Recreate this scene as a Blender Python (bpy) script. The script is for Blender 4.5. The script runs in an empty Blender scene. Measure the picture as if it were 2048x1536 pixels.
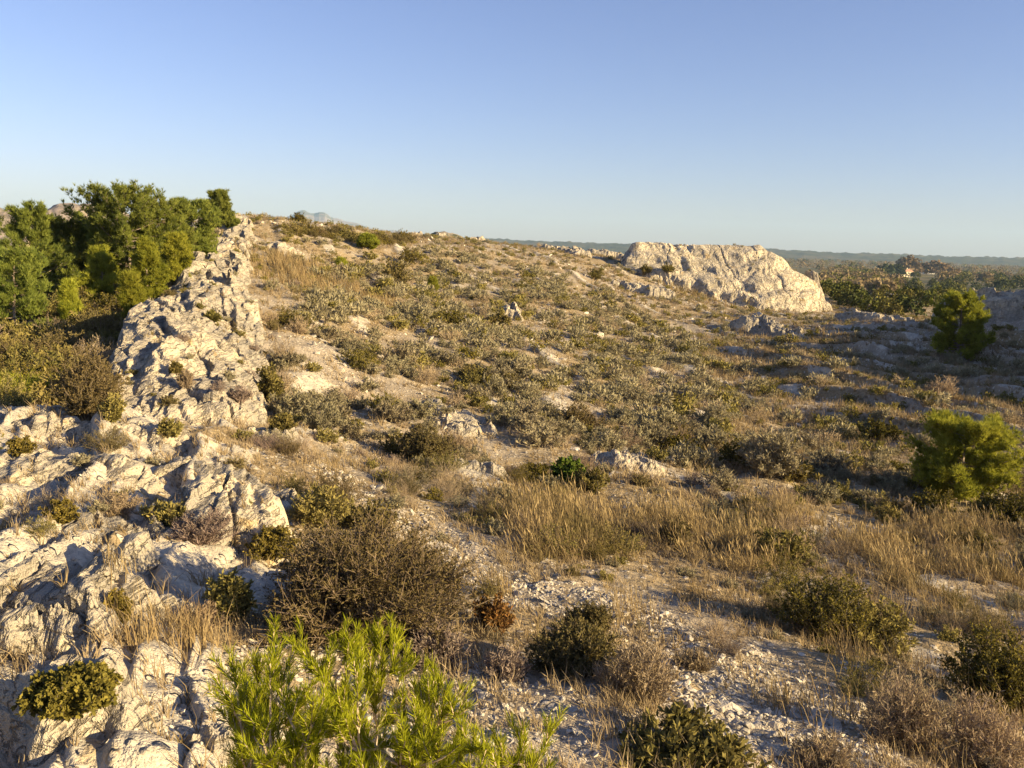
import bpy, math, random, numpy as np
from mathutils import Matrix, Vector
rng = np.random.default_rng(11)
random.seed(5)
SC = bpy.context.scene
COL = SC.collection
PI = math.pi

# ------------------------------------------------------------------ camera
F, CX, CY = 1774.0, 1024.0, 768.0
PITCH, ROLL = math.radians(8.75), math.radians(1.86)
CAM = np.array([0.0, 0.0, 1.7])
fw = np.array([0, math.cos(PITCH), -math.sin(PITCH)])
r0 = np.array([1.0, 0, 0]); u0 = np.array([0, math.sin(PITCH), math.cos(PITCH)])
rt = math.cos(ROLL) * r0 + math.sin(ROLL) * u0
up = -math.sin(ROLL) * r0 + math.cos(ROLL) * u0
def ray(u, v):
    d = fw + rt * ((u - CX) / F) + up * ((CY - v) / F)
    return d
def P(u, v, d):
    r = ray(u, v)
    return CAM + r * (d / r[1])
def project(p):
    q = np.asarray(p) - CAM
    z = q @ fw
    z = np.where(np.abs(z) < 1e-6, 1e-6, z)
    return CX + F * (q @ rt) / z, CY - F * (q @ up) / z, z
cam_d = bpy.data.cameras.new('camera'); cam = bpy.data.objects.new('camera', cam_d); COL.objects.link(cam)
M = Matrix.Identity(4)
for i in range(3):
    M[i][0] = rt[i]; M[i][1] = up[i]; M[i][2] = -fw[i]; M[i][3] = CAM[i]
cam.matrix_world = M
cam_d.sensor_width = 36; cam_d.lens = 36 * F / 2048
cam_d.clip_start = 0.05; cam_d.clip_end = 60000
SC.camera = cam

# ------------------------------------------------------------------ noise
def _h(ix, iy, seed):
    n = (ix.astype(np.int64) * 374761393 + iy.astype(np.int64) * 668265263 + seed * 974634777) & 0xffffffff
    n = ((n ^ (n >> 13)) * 1274126177) & 0xffffffff
    n = (n ^ (n >> 16))
    return n
def perlin(x, y, seed=0):
    x = np.asarray(x, float); y = np.asarray(y, float)
    x0 = np.floor(x); y0 = np.floor(y)
    fx = x - x0; fy = y - y0
    sx = fx * fx * fx * (fx * (fx * 6 - 15) + 10); sy = fy * fy * fy * (fy * (fy * 6 - 15) + 10)
    def g(dx, dy):
        a = (_h(x0 + dx, y0 + dy, seed) & 0xffff) * (2 * PI / 65536)
        return np.cos(a) * (fx - dx) + np.sin(a) * (fy - dy)
    a = g(0, 0); b = g(1, 0); c = g(0, 1); d = g(1, 1)
    return 1.5 * ((a + (b - a) * sx) * (1 - sy) + (c + (d - c) * sx) * sy)
def fbm(x, y, seed=0, oct=4, gain=.5, lac=2.03):
    s = 0; a = 1; f = 1
    for i in range(oct):
        s = s + a * perlin(x * f + 13.7 * i, y * f - 7.1 * i, seed + i); a *= gain; f *= lac
    return s
def worley(x, y, seed=0):
    """F1 and F2 distances and a cell id of a jittered lattice"""
    x = np.asarray(x, float); y = np.asarray(y, float)
    x0 = np.floor(x); y0 = np.floor(y)
    f1 = np.full(x.shape, 9.); f2 = np.full(x.shape, 9.); cid = np.zeros(x.shape)
    for dx in (-1, 0, 1):
        for dy in (-1, 0, 1):
            h = _h(x0 + dx, y0 + dy, seed)
            px = x0 + dx + (h & 0xff) / 255.; py = y0 + dy + ((h >> 8) & 0xff) / 255.
            d = np.hypot(px - x, py - y)
            m = d < f1
            f2 = np.where(m, f1, np.minimum(f2, d)); cid = np.where(m, (h >> 16) / 65535., cid); f1 = np.where(m, d, f1)
    return f1, f2, cid
def sstep(a, b, x):
    t = np.clip((x - a) / (b - a), 0, 1); return t * t * (3 - 2 * t)
def saw(t, e=.13):
    """steep face looking left (falling s), long gentle dip to the right"""
    f = t - np.floor(t)
    return np.where(f < e, f / e, 1 - (f - e) / (1 - e))
def inpoly(x, y, poly):
    x = np.asarray(x); y = np.asarray(y); ins = np.zeros(x.shape, bool); n = len(poly)
    for i in range(n):
        x1, y1 = poly[i][:2]; x2, y2 = poly[(i + 1) % n][:2]
        c = ((y1 > y) != (y2 > y))
        with np.errstate(divide='ignore', invalid='ignore'):
            c &= x < (x2 - x1) * (y - y1) / (y2 - y1 + 1e-12) + x1
        ins ^= c
    return ins
def polydist(x, y, poly):
    """signed distance to a polygon's edge, positive inside"""
    best = np.full(np.asarray(x).shape, 1e9); n = len(poly)
    for i in range(n):
        x1, y1 = poly[i][:2]; x2, y2 = poly[(i + 1) % n][:2]
        dx, dy = x2 - x1, y2 - y1; L = dx * dx + dy * dy + 1e-12
        t = np.clip(((x - x1) * dx + (y - y1) * dy) / L, 0, 1)
        best = np.minimum(best, np.hypot(x - x1 - t * dx, y - y1 - t * dy))
    return np.where(inpoly(x, y, poly), best, -best)

# ------------------------------------------------------------------ thin-plate surfaces
class TPS:
    def __init__(s, pts, reg=1e-3, sc=20.):
        p = np.array(pts, float); s.c = p[:, :2].mean(0); s.sc = sc
        s.q = (p[:, :2] - s.c) / sc; n = len(p)
        K = s.k(s.q, s.q) + reg * np.eye(n)
        A = np.zeros((n + 3, n + 3)); A[:n, :n] = K; A[:n, n] = 1; A[:n, n + 1:] = s.q
        A[n, :n] = 1; A[n + 1:, :n] = s.q.T
        b = np.zeros(n + 3); b[:n] = p[:, 2]
        s.w = np.linalg.solve(A, b)
    def k(s, a, b):
        d2 = (a[:, None, 0] - b[None, :, 0]) ** 2 + (a[:, None, 1] - b[None, :, 1]) ** 2
        return .5 * d2 * np.log(d2 + 1e-12)
    def __call__(s, x, y):
        sh = np.asarray(x).shape
        a = (np.stack([np.ravel(x), np.ravel(y)], 1) - s.c) / s.sc
        out = np.empty(len(a)); n = len(s.q)
        for i in range(0, len(a), 40000):
            c = a[i:i + 40000]
            out[i:i + 40000] = s.k(c, s.q) @ s.w[:n] + s.w[n] + c @ s.w[n + 1:]
        return out.reshape(sh)

CTRL = [  # picture position and distance of points of the bare ground
 (0,1536,2.9),(250,1536,3.0),(600,1536,3.1),(1024,1536,3.2),(1500,1536,3.7),(2048,1536,4.6),
 (0,1300,4.3),(300,1300,4.4),(700,1300,4.8),(1100,1300,5.3),(1500,1300,6.2),(2048,1300,7.6),
 (0,1150,5.6),(300,1150,5.9),(600,1150,6.6),(1000,1150,7.6),(1400,1150,9),(2048,1150,10.8),
 (0,1000,7.6),(300,1000,8.2),(560,1000,9.3),(900,1000,11),(1200,1000,13),(1600,1000,16),(2048,1000,18),
 (0,900,9.6),(200,890,10.0),(400,900,10.8),(600,900,12.5),(850,920,14.5),(1100,900,17.5),(1400,900,21),(1750,900,24),(2048,900,25),
 (0,852,10.9),(150,850,11.1),(290,864,11.3),
 (50,800,13.6),(150,760,15.6),(100,700,20),(200,640,24.5),(100,600,32),(300,580,29),(190,790,14.2),(10,640,27),(0,560,42),
 (300,870,12.2),(430,872,12.8),(560,840,14.6),(560,740,18),(540,640,23.5),(525,570,31),(540,500,42),(500,440,50),(440,520,36),
 (600,450,62),(700,465,68),(860,475,75),(1000,490,80),(1130,502,85),(1230,520,86),
 (700,600,36),(700,700,25),(700,800,18),(900,650,36),(900,550,52),(700,530,47),(1100,600,50),(1100,700,34),(1100,800,24),
 (1250,750,33),(1300,600,62),(1400,680,50),(1450,612,70),(1600,800,32),(1800,750,38),(2048,750,38),(2048,820,31),
 (1600,700,47),(1750,645,58),(1900,725,41),(1640,620,76),(1950,660,49),(2048,650,50),
 (1700,600,90),(1680,585,120),(1850,590,115),
]
WORLD = [  # ground outside the picture, x, y, height from the eye
 (0,0,-1.65),(-2,0,-1.6),(2,0,-2.2),(0,-4,-1.6),(-4,-4,-1.8),(5,0,-3.2),(5,-4,-3.3),(-4,0,-1.8),(10,0,-4.4),(10,8,-4.3),(-9,4,-2.6),(-14,8,-3.6),
 (-20,20,-3.0),(-30,40,-2.8),(-40,60,-3),(-30,80,-2),(-60,100,-4),(-20,110,-4),(20,110,-5),(0,130,-6),(60,120,-7),(-60,0,-6),
 (26,20,-4.2),(30,30,.2),(34,42,.9),(33,22,-2.2),(39,52,.2),(55,30,-4),(30,0,-6),(20,-20,-5),(-20,-20,-4),(0,-30,-3),(60,80,-6),(34,60,-4.0),
 (0,95,-1.6),(15,100,-3.2),(-15,85,-.6),(80,0,-9),(80,60,-8),(-80,60,-5),
]
pts = [tuple(P(*c)) for c in CTRL] + [(x, y, z + CAM[2]) for x, y, z in WORLD]
BASE = TPS(pts)
PLAIN = -11.5
POL_ROCKY = [(-9,1.5),(-.9,1.5),(-1.3,5.0),(-1.9,7.5),(-3.2,10.6),(-4.3,12.6),(-8.5,12.6),(-12,9)]   # bare limestone to the left of the path
def smooth_ground(x, y):
    r = np.hypot(x, y)
    w = sstep(95, 260, r)
    b = np.clip(BASE(np.clip(x, -130, 130), np.clip(y, -60, 150)), -14, 6)
    far = PLAIN + 1.2 * fbm(x / 300., y / 300., 91, 3)
    return b * (1 - w) + far * w
def rocky_mask(x, y):
    d = polydist(x, y, POL_ROCKY)
    return sstep(-.5, .7, d + .8 * fbm(x / 1.3, y / 1.3, 33, 4))
def strike(x, y):
    wx = .35 * fbm(x / 2.2, y / 4., 41, 3)
    return x * .965 + y * .26 + wx
def relief(x, y, fine=True):
    r = np.hypot(x, y)
    near = 1 - sstep(60, 140, r)
    z = .16 * fbm(x / 5., y / 5., 3, 3) * near * sstep(3, 14, r) + .05 * fbm(x / 1.1, y / 1.1, 9, 3) * near
    rk = rocky_mask(x, y)
    s = strike(x, y)
    on = np.clip(.5 + 1.1 * fbm(x / 3.1, y / 6., 17, 2), 0, 1)
    z = z + rk * (.23 * saw(s / .95) * (.4 + .6 * on) + .06 * saw(s / .31 + .4 * perlin(x, y, 5)))
    z = z + (1 - rk) * near * on * (.16 * saw(s / 2.3, .16)) * sstep(9, 16, r)
    # long low steps of the terraces on the right-hand flat
    fl = sstep(8, 13, x) * sstep(22, 27, y) * (1 - sstep(52, 60, y)) * (1 - sstep(30, 36, x))
    t2 = (x * .83 + y * .56) / 2.7 + .25 * fbm(x / 7, y / 7, 61, 2)
    z = z + fl * .58 * saw(t2, .12) * np.clip(.8 + .8 * fbm(x / 5, y / 9, 62, 2), .15, 1.2)
    if fine:
        nf = 1 - sstep(14, 40, r)
        z = z + nf * (.022 * fbm(x / .21, y / .21, 21, 3)) + .03 * rk * fbm(x / .35, y / .5, 29, 3)
        f1, f2, cid = worley(s / .36, (y * .965 - x * .26) / 1.1 + .3 * perlin(x * 2, y * 2, 78), 77)
        z = z - rk * .035 * (1 - sstep(0, .10, f2 - f1)) + rk * .05 * (cid - .5)
    return z
def ground(x, y, fine=True):
    x = np.asarray(x, float); y = np.asarray(y, float)
    return smooth_ground(x, y) + relief(x, y, fine)

# ------------------------------------------------------------------ mesh helpers
def make_mesh(name, V, T, mats=(), tint=None, midx=None, smooth=False, attrs=None):
    V = np.ascontiguousarray(V, np.float32); T = np.ascontiguousarray(T, np.int32)
    k = T.shape[1]
    me = bpy.data.meshes.new(name)
    me.vertices.add(len(V)); me.vertices.foreach_set('co', V.ravel())
    me.loops.add(T.size); me.loops.foreach_set('vertex_index', T.ravel())
    me.polygons.add(len(T))
    me.polygons.foreach_set('loop_start', np.arange(0, T.size, k, dtype=np.int32))
    me.polygons.foreach_set('loop_total', np.full(len(T), k, np.int32))
    if midx is not None: me.polygons.foreach_set('material_index', np.ascontiguousarray(midx, np.int32))
    me.polygons.foreach_set('use_smooth', np.full(len(T), smooth, bool))
    for m in mats: me.materials.append(m)
    a = dict(attrs or {})
    if tint is not None: a['tint'] = tint
    for n, d in a.items():
        at = me.attributes.new(n, 'FLOAT', 'POINT'); at.data.foreach_set('value', np.ascontiguousarray(d, np.float32))
    me.update(calc_edges=True)
    return me
def link(name, me, parent=None, loc=None, rz=0, sc=1):
    o = bpy.data.objects.new(name, me); COL.objects.link(o)
    if parent is not None: o.parent = parent
    if loc is not None: o.location = loc
    o.rotation_euler = (0, 0, rz)
    o.scale = (sc, sc, sc) if np.isscalar(sc) else sc
    return o
def tag(o, label=None, cat=None, group=None, kind=None):
    if label: o['label'] = label
    if cat: o['category'] = cat
    if group: o['group'] = group
    if kind: o['kind'] = kind
    return o
def grid_faces(nr, nc):
    i = np.arange(nr * nc).reshape(nr, nc)
    return np.stack([i[:-1, :-1], i[:-1, 1:], i[1:, 1:], i[1:, :-1]], -1).reshape(-1, 4)

# ------------------------------------------------------------------ material helpers
class NT:
    def __init__(s, name):
        s.m = bpy.data.materials.new(name); s.m.use_nodes = True; s.t = s.m.node_tree; s.t.nodes.clear()
        s.out = s.n('ShaderNodeOutputMaterial')
        s.pos = s.n('ShaderNodeNewGeometry').outputs['Position']
    def n(s, ty, **kw):
        nd = s.t.nodes.new(ty)
        for k, v in kw.items(): setattr(nd, k, v)
        return nd
    def l(s, a, b): s.t.links.new(a, b)
    def set(s, sock, v):
        if isinstance(v, bpy.types.NodeSocket): s.l(v, sock)
        else: sock.default_value = v
    def scaled(s, v, sc):
        q = s.n('ShaderNodeVectorMath', operation='MULTIPLY'); s.l(v, q.inputs[0]); q.inputs[1].default_value = sc if hasattr(sc, '__len__') else (sc,) * 3
        return q.outputs[0]
    def noise(s, scale, detail=4, rough=.55, vec=None, dist=0):
        q = s.n('ShaderNodeTexNoise'); s.l(vec or s.pos, q.inputs['Vector'])
        q.inputs['Scale'].default_value = scale; q.inputs['Detail'].default_value = detail; q.inputs['Roughness'].default_value = rough; q.inputs['Distortion'].default_value = dist
        return q.outputs['Fac']
    def voro(s, scale, feature='F1', vec=None, out='Distance'):
        q = s.n('ShaderNodeTexVoronoi', feature=feature); s.l(vec or s.pos, q.inputs['Vector']); q.inputs['Scale'].default_value = scale
        return q.outputs[out]
    def math(s, op, a, b=0., clamp=False):
        q = s.n('ShaderNodeMath', operation=op, use_clamp=clamp); s.set(q.inputs[0], a); s.set(q.inputs[1], b); return q.outputs[0]
    def ramp(s, fac, a, b, lo=0., hi=1.):
        q = s.n('ShaderNodeMapRange', interpolation_type='SMOOTHSTEP'); s.set(q.inputs['Value'], fac)
        q.inputs['From Min'].default_value = a; q.inputs['From Max'].default_value = b; q.inputs['To Min'].default_value = lo; q.inputs['To Max'].default_value = hi
        return q.outputs[0]
    def mix(s, fac, a, b, blend='MIX'):
        q = s.n('ShaderNodeMix', data_type='RGBA', blend_type=blend)
        s.set(q.inputs['Factor'], fac)
        s.set(q.inputs[6], a if isinstance(a, bpy.types.NodeSocket) else (*a, 1)); s.set(q.inputs[7], b if isinstance(b, bpy.types.NodeSocket) else (*b, 1))
        return q.outputs[2]
    def attr(s, name):
        q = s.n('ShaderNodeAttribute', attribute_name=name); return q.outputs['Fac']
    def objrand(s): return s.n('ShaderNodeObjectInfo').outputs['Random']
    def bump(s, h, dist, strength=1.):
        q = s.n('ShaderNodeBump'); s.l(h, q.inputs['Height']); q.inputs['Distance'].default_value = dist; q.inputs['Strength'].default_value = strength
        return q
    def surface(s, col, rough=.9, normal=None, spec=.2):
        b = s.n('ShaderNodeBsdfPrincipled'); s.set(b.inputs['Base Color'], col if isinstance(col, bpy.types.NodeSocket) else (*col, 1)); s.set(b.inputs['Roughness'], rough)
        b.inputs['Specular IOR Level'].default_value = spec
        if normal is not None: s.l(normal, b.inputs['Normal'])
        s.l(b.outputs[0], s.out.inputs['Surface']); return s.m

def leaf_mat(name, c1, c2, trans=.25, c3=None):
    """leaf, needle and blade materials: colour varies from leaf to leaf and from plant to plant"""
    s = NT(name)
    c = s.mix(s.attr('tint'), c1, c2)
    if c3 is not None: c = s.mix(s.ramp(s.noise(1.3, 2), .5, .66), c, c3)
    r = s.objrand()
    hv = s.n('ShaderNodeHueSaturation'); s.l(c, hv.inputs['Color'])
    s.l(s.ramp(r, 0, 1, .492, .508), hv.inputs['Hue']); s.l(s.ramp(s.math('FRACT', s.math('MULTIPLY', r, 7.31)), 0, 1, .8, 1.2), hv.inputs['Value'])
    d = s.n('ShaderNodeBsdfDiffuse'); s.l(hv.outputs[0], d.inputs['Color'])
    t = s.n('ShaderNodeBsdfTranslucent'); s.l(hv.outputs[0], t.inputs['Color'])
    mx = s.n('ShaderNodeMixShader'); mx.inputs[0].default_value = trans
    s.l(d.outputs[0], mx.inputs[1]); s.l(t.outputs[0], mx.inputs[2]); s.l(mx.outputs[0], s.out.inputs['Surface'])
    return s.m

def rock_mat(name, warm=(.62, .53, .375), grey=(.38, .34, .27), sc=1., stain=.75):
    s = NT(name)
    big = s.noise(.9 / sc, 4, .6); mid = s.noise(5. / sc, 5, .65); fine = s.noise(28. / sc, 4, .7)
    c = s.mix(s.ramp(big, .38, .62), grey, warm)
    c = s.mix(s.ramp(mid, .46, .72, 0, .55), c, (.27, .235, .185))
    c = s.mix(s.ramp(fine, .52, .72, 0, .6), c, (.66, .58, .46))
    pit = s.voro(17. / sc)
    c = s.mix(s.ramp(pit, .0, .22, .7, 0), c, (.17, .145, .11))
    lich = s.ramp(s.noise(3.1 / sc, 3, .6), .62, .70, 0, .55)
    c = s.mix(lich, c, (.50, .33, .12))
    crack = s.voro(2.3 / sc, 'DISTANCE_TO_EDGE', s.scaled(s.pos, (1, .5, 1.6)))
    strk = s.noise(.55 / sc, 4, .6, s.scaled(s.pos, (1.6, .45, 1.)), .6)
    c = s.mix(s.ramp(strk, .42, .60, 0, stain), c, (.30, .27, .225))
    bed = s.noise(1. / sc, 5, .6, s.scaled(s.pos, (6.5, .8, 7.5)), .35)           # thin bedding partings along the strike
    part_ = s.ramp(s.math('ABSOLUTE', s.math('SUBTRACT', bed, .5)), .0, .022, 1, 0)
    c = s.mix(s.math('MULTIPLY', part_, .5), c, (.13, .11, .085))
    h = s.math('ADD', s.math('MULTIPLY', mid, .9), s.math('MULTIPLY', fine, .35))
    h = s.math('ADD', h, s.ramp(crack, 0, .05, -.16, 0)); h = s.math('ADD', h, s.ramp(pit, 0, .3, -.22, 0)); h = s.math('ADD', h, s.math('MULTIPLY', bed, .9)); h = s.math('ADD', h, s.math('MULTIPLY', part_, -.22))
    b = s.bump(h, .12 * sc)
    return s.surface(c, .92, b.outputs[0], .15)
# ------------------------------------------------------------------ materials of the place
M_ROCK = rock_mat('limestone', warm=(.63, .535, .38), grey=(.38, .335, .265), stain=.6)
M_ROCKFAR = rock_mat('limestone of the big outcrops', warm=(.70, .595, .42), grey=(.54, .47, .355), sc=3.2, stain=.35)
def ground_mat():
    s = NT('stony ground')
    rock = s.attr('rock'); straw = s.attr('straw'); grav = s.attr('gravel')
    big = s.noise(.35, 4); mid = s.noise(2.2, 5, .62); fine = s.noise(14, 4, .65); ff = s.noise(60, 3, .6)
    soil = s.mix(s.ramp(mid, .35, .65), (.285, .235, .172), (.42, .355, .268))
    st = s.mix(s.ramp(fine, .35, .65), (.23, .175, .095), (.37, .28, .165))
    f = s.math('ADD', s.math('MULTIPLY', straw, .9), s.math('SUBTRACT', s.math('MULTIPLY', mid, 1.6), .85))
    c = s.mix(s.ramp(f, .1, .55), soil, st)
    # pale chips of limestone lying in the soil
    ch = s.n('ShaderNodeTexVoronoi', feature='F1'); s.l(s.scaled(s.pos, (1, 1, .4)), ch.inputs['Vector']); ch.inputs['Scale'].default_value = 11
    chip = s.ramp(ch.outputs['Distance'], .30, .42, 1, 0)
    pick = s.n('ShaderNodeSeparateColor'); s.l(ch.outputs['Color'], pick.inputs[0])
    have = s.ramp(s.math('SUBTRACT', s.math('ADD', s.math('MULTIPLY', grav, 1.1), .28), pick.outputs[0]), 0, .05)
    chipf = s.math('MULTIPLY', chip, have)
    stone = s.mix(pick.outputs[1], (.42, .365, .285), (.62, .54, .42))
    c = s.mix(chipf, c, stone)
    # bedrock coming through
    rk = s.ramp(s.math('ADD', rock, s.math('MULTIPLY', s.math('SUBTRACT', mid, .5), 1.3)), .42, .56)
    rc = s.mix(s.ramp(mid, .38, .64), (.39, .35, .285), (.585, .51, .385))
    rc = s.mix(s.ramp(fine, .5, .7, 0, .6), rc, (.28, .245, .19))
    rc = s.mix(s.ramp(s.noise(3.0, 3, .6), .62, .7, 0, .4), rc, (.46, .32, .14))
    c = s.mix(rk, c, rc)
    # woods and fields of the far plain
    far = s.attr('far')
    wood = s.mix(s.ramp(s.noise(.012, 4, .6), .4, .6), (.085, .085, .042), (.19, .15, .08))
    wood = s.mix(s.ramp(s.noise(.004, 2), .6, .68), wood, (.20, .18, .08))
    c = s.mix(far, c, wood)
    h = s.math('ADD', s.math('MULTIPLY', mid, .6), s.math('MULTIPLY', fine, .35)); h = s.math('ADD', h, s.math('MULTIPLY', ff, .12))
    h = s.math('ADD', h, s.math('MULTIPLY', chipf, .25))
    b = s.bump(h, .11)
    return s.surface(c, .95, b.outputs[0], .1)
M_GROUND = ground_mat()

# ------------------------------------------------------------------ ground sheet
C0 = (0.0, -4.0)
rad = [0.0] + list(np.linspace(.6, 5.2, 12))
r = 5.2
while r < 125: r *= 1.0052; rad.append(r)
while r < 15000: r *= 1.045; rad.append(r)
rad = np.array(rad)
aw = math.radians(37)
ang = np.concatenate([np.linspace(-PI, -aw, 130)[:-1], np.linspace(-aw, aw, 720), np.linspace(aw, PI, 130)[1:]])
RR, AA = np.meshgrid(rad, ang, indexing='ij')
GX = C0[0] + RR * np.sin(AA); GY = C0[1] + RR * np.cos(AA)
GZ = ground(GX, GY)
# material masks: where bedrock, straw litter and gravel lie
def world_poly(px): return [pix(u, v) for u, v in px]
def pix(u, v):
    """first point of the smooth ground along the line of sight"""
    d = ray(u, v); t = np.geomspace(1.5, 600, 900)
    p = CAM + d[None] * t[:, None]
    below = p[:, 2] < smooth_ground(p[:, 0], p[:, 1])
    i = int(np.argmax(below)) if below.any() else len(t) - 1
    return p[i]
GRAVEL = [([(1330,1300),(1480,1350),(1660,1420),(1720,1536),(1380,1536),(1320,1400)], 1.0), ([(1060,1165),(1250,1195),(1330,1250),(1230,1265),(1080,1215)], .9),
          ([(430,1340),(560,1270),(900,1320),(1150,1390),(1200,1536),(250,1536),(300,1450)], .8), ([(560,900),(700,950),(900,1060),(1050,1150),(1250,1190),(1400,1260),(1600,1330),(1780,1450),(1830,1536),(1350,1536),(1300,1330),(1200,1270),(1050,1230),(880,1140),(700,1020)], .72),
          ([(560,860),(570,770),(640,700),(760,760),(800,850),(700,900)], .6), ([(800,860),(830,750),(930,760),(990,860),(960,900)], .5),
          ([(1320,1060),(1700,1030),(1720,1065),(1400,1110)], .35), ([(560,700),(640,650),(760,690),(700,740)], .45), ([(1200,640),(1420,700),(1330,720),(1150,660)], .35)]
GR = np.full(GX.shape, .16) + .22 * sstep(.1, .5, fbm(GX / 3.3, GY / 3.3, 71, 3))
GRP = [(world_poly(p), w) for p, w in GRAVEL]
sel = RR < 120
for poly, w in GRP:
    d = np.full(GX.shape, -9.); d[sel] = polydist(GX[sel], GY[sel], poly)
    sc_ = max(.4, .04 * np.hypot(*np.mean(np.array(poly)[:, :2], 0)))
    GR = np.maximum(GR, w * sstep(-sc_, sc_, d + sc_ * fbm(GX / 1.3, GY / 1.3, 72, 2)))
s_ = strike(GX, GY)
RK = rocky_mask(GX, GY) * (.42 + .6 * sstep(.05, .42, saw(s_ / .95) + .5 * fbm(GX / .8, GY / 1.3, 79, 3)))
top = sstep(.5, .95, saw(s_ / 2.3, .16)) * np.clip(.5 + 1.1 * fbm(GX / 3.1, GY / 6., 17, 2), 0, 1)
RK = np.maximum(RK, (.8 * top * sstep(8, 13, RR) + .38 * fbm(GX / 2.2, GY / 5.2, 73, 4)))
STR = np.clip(.45 + .8 * fbm(GX / 4.5, GY / 4.5, 74, 3), 0, 1)
FAR = sstep(88, 135, RR + 10 * fbm(GX / 30, GY / 30, 75, 2))
V = np.stack([GX, GY, GZ], -1).reshape(-1, 3)
me = make_mesh('ground', V, grid_faces(*GX.shape)[:, ::-1], [M_GROUND], smooth=True, attrs=dict(rock=np.clip(RK, 0, 1).ravel(), straw=STR.ravel(), gravel=GR.ravel(), far=FAR.ravel()))
G = link('ground', me); tag(G, 'dry stony hillside of pale limestone soil and straw', 'ground', kind='structure')

# ------------------------------------------------------------------ outcrops of limestone
def rock_detail(x, y, size, seed, rib=.16, lam=.8):
    """ribs along the strike, blocks, cracks and roughness; size scales everything"""
    s = (x * .965 + y * .26) + .22 * size * fbm(x / (1.2 * size), y / (2. * size), seed, 3)
    z = rib * (saw(s / lam, .15) - .5) * np.clip(.75 + .8 * fbm(x / (1.6 * size), y / (2.6 * size), seed + 3, 2), .1, 1.5)
    z = z + rib * .42 * (saw(s / (lam * .31) + .7 * perlin(x / size, y / size, seed + 4), .2) - .5)
    al = y * .965 - x * .26
    f1, f2, cid = worley(s / (1.15 * size) + .22 * perlin(x * .9 / size, y * .9 / size, seed + 41), al / (2.6 * size) + .2 * perlin(x * .8 / size, y * .8 / size, seed + 42), seed + 40)
    z = z + rib * .8 * (cid - .5) + rib * .8 * (f1 - .4) * (np.modf(cid * 7.3)[0] - .5) - rib * 1.0 * (1 - sstep(0, .07, f2 - f1)) * (np.modf(cid * 3.7)[0])
    f1, f2, cid = worley(s / (.50 * size) + .3 * perlin(x * 2.3 / size, y * 2.3 / size, seed + 9), al / (1.7 * size) + .25 * perlin(x * 1.7 / size, y * 1.7 / size, seed + 10), seed + 6)
    z = z + rib * .30 * (cid - .5) - rib * .34 * (1 - sstep(0, .10, f2 - f1)) * sstep(-.1, .5, perlin(x / (1.1 * size), y / (1.1 * size), seed + 21))
    f1, f2, cid = worley(x / (.2 * size), y / (.26 * size), seed + 7)
    z = z + rib * .16 * (cid - .5) - rib * .14 * (1 - sstep(0, .2, f2 - f1)) * sstep(0., .4, perlin(x / size, y / size, seed + 23))
    z = z + rib * .42 * (fbm(x / (.6 * size), y / (.8 * size), seed + 11, 4)) + rib * .18 * np.abs(fbm(x / (.12 * size), y / (.12 * size), seed + 12, 3))
    return z
OUT = []
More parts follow.
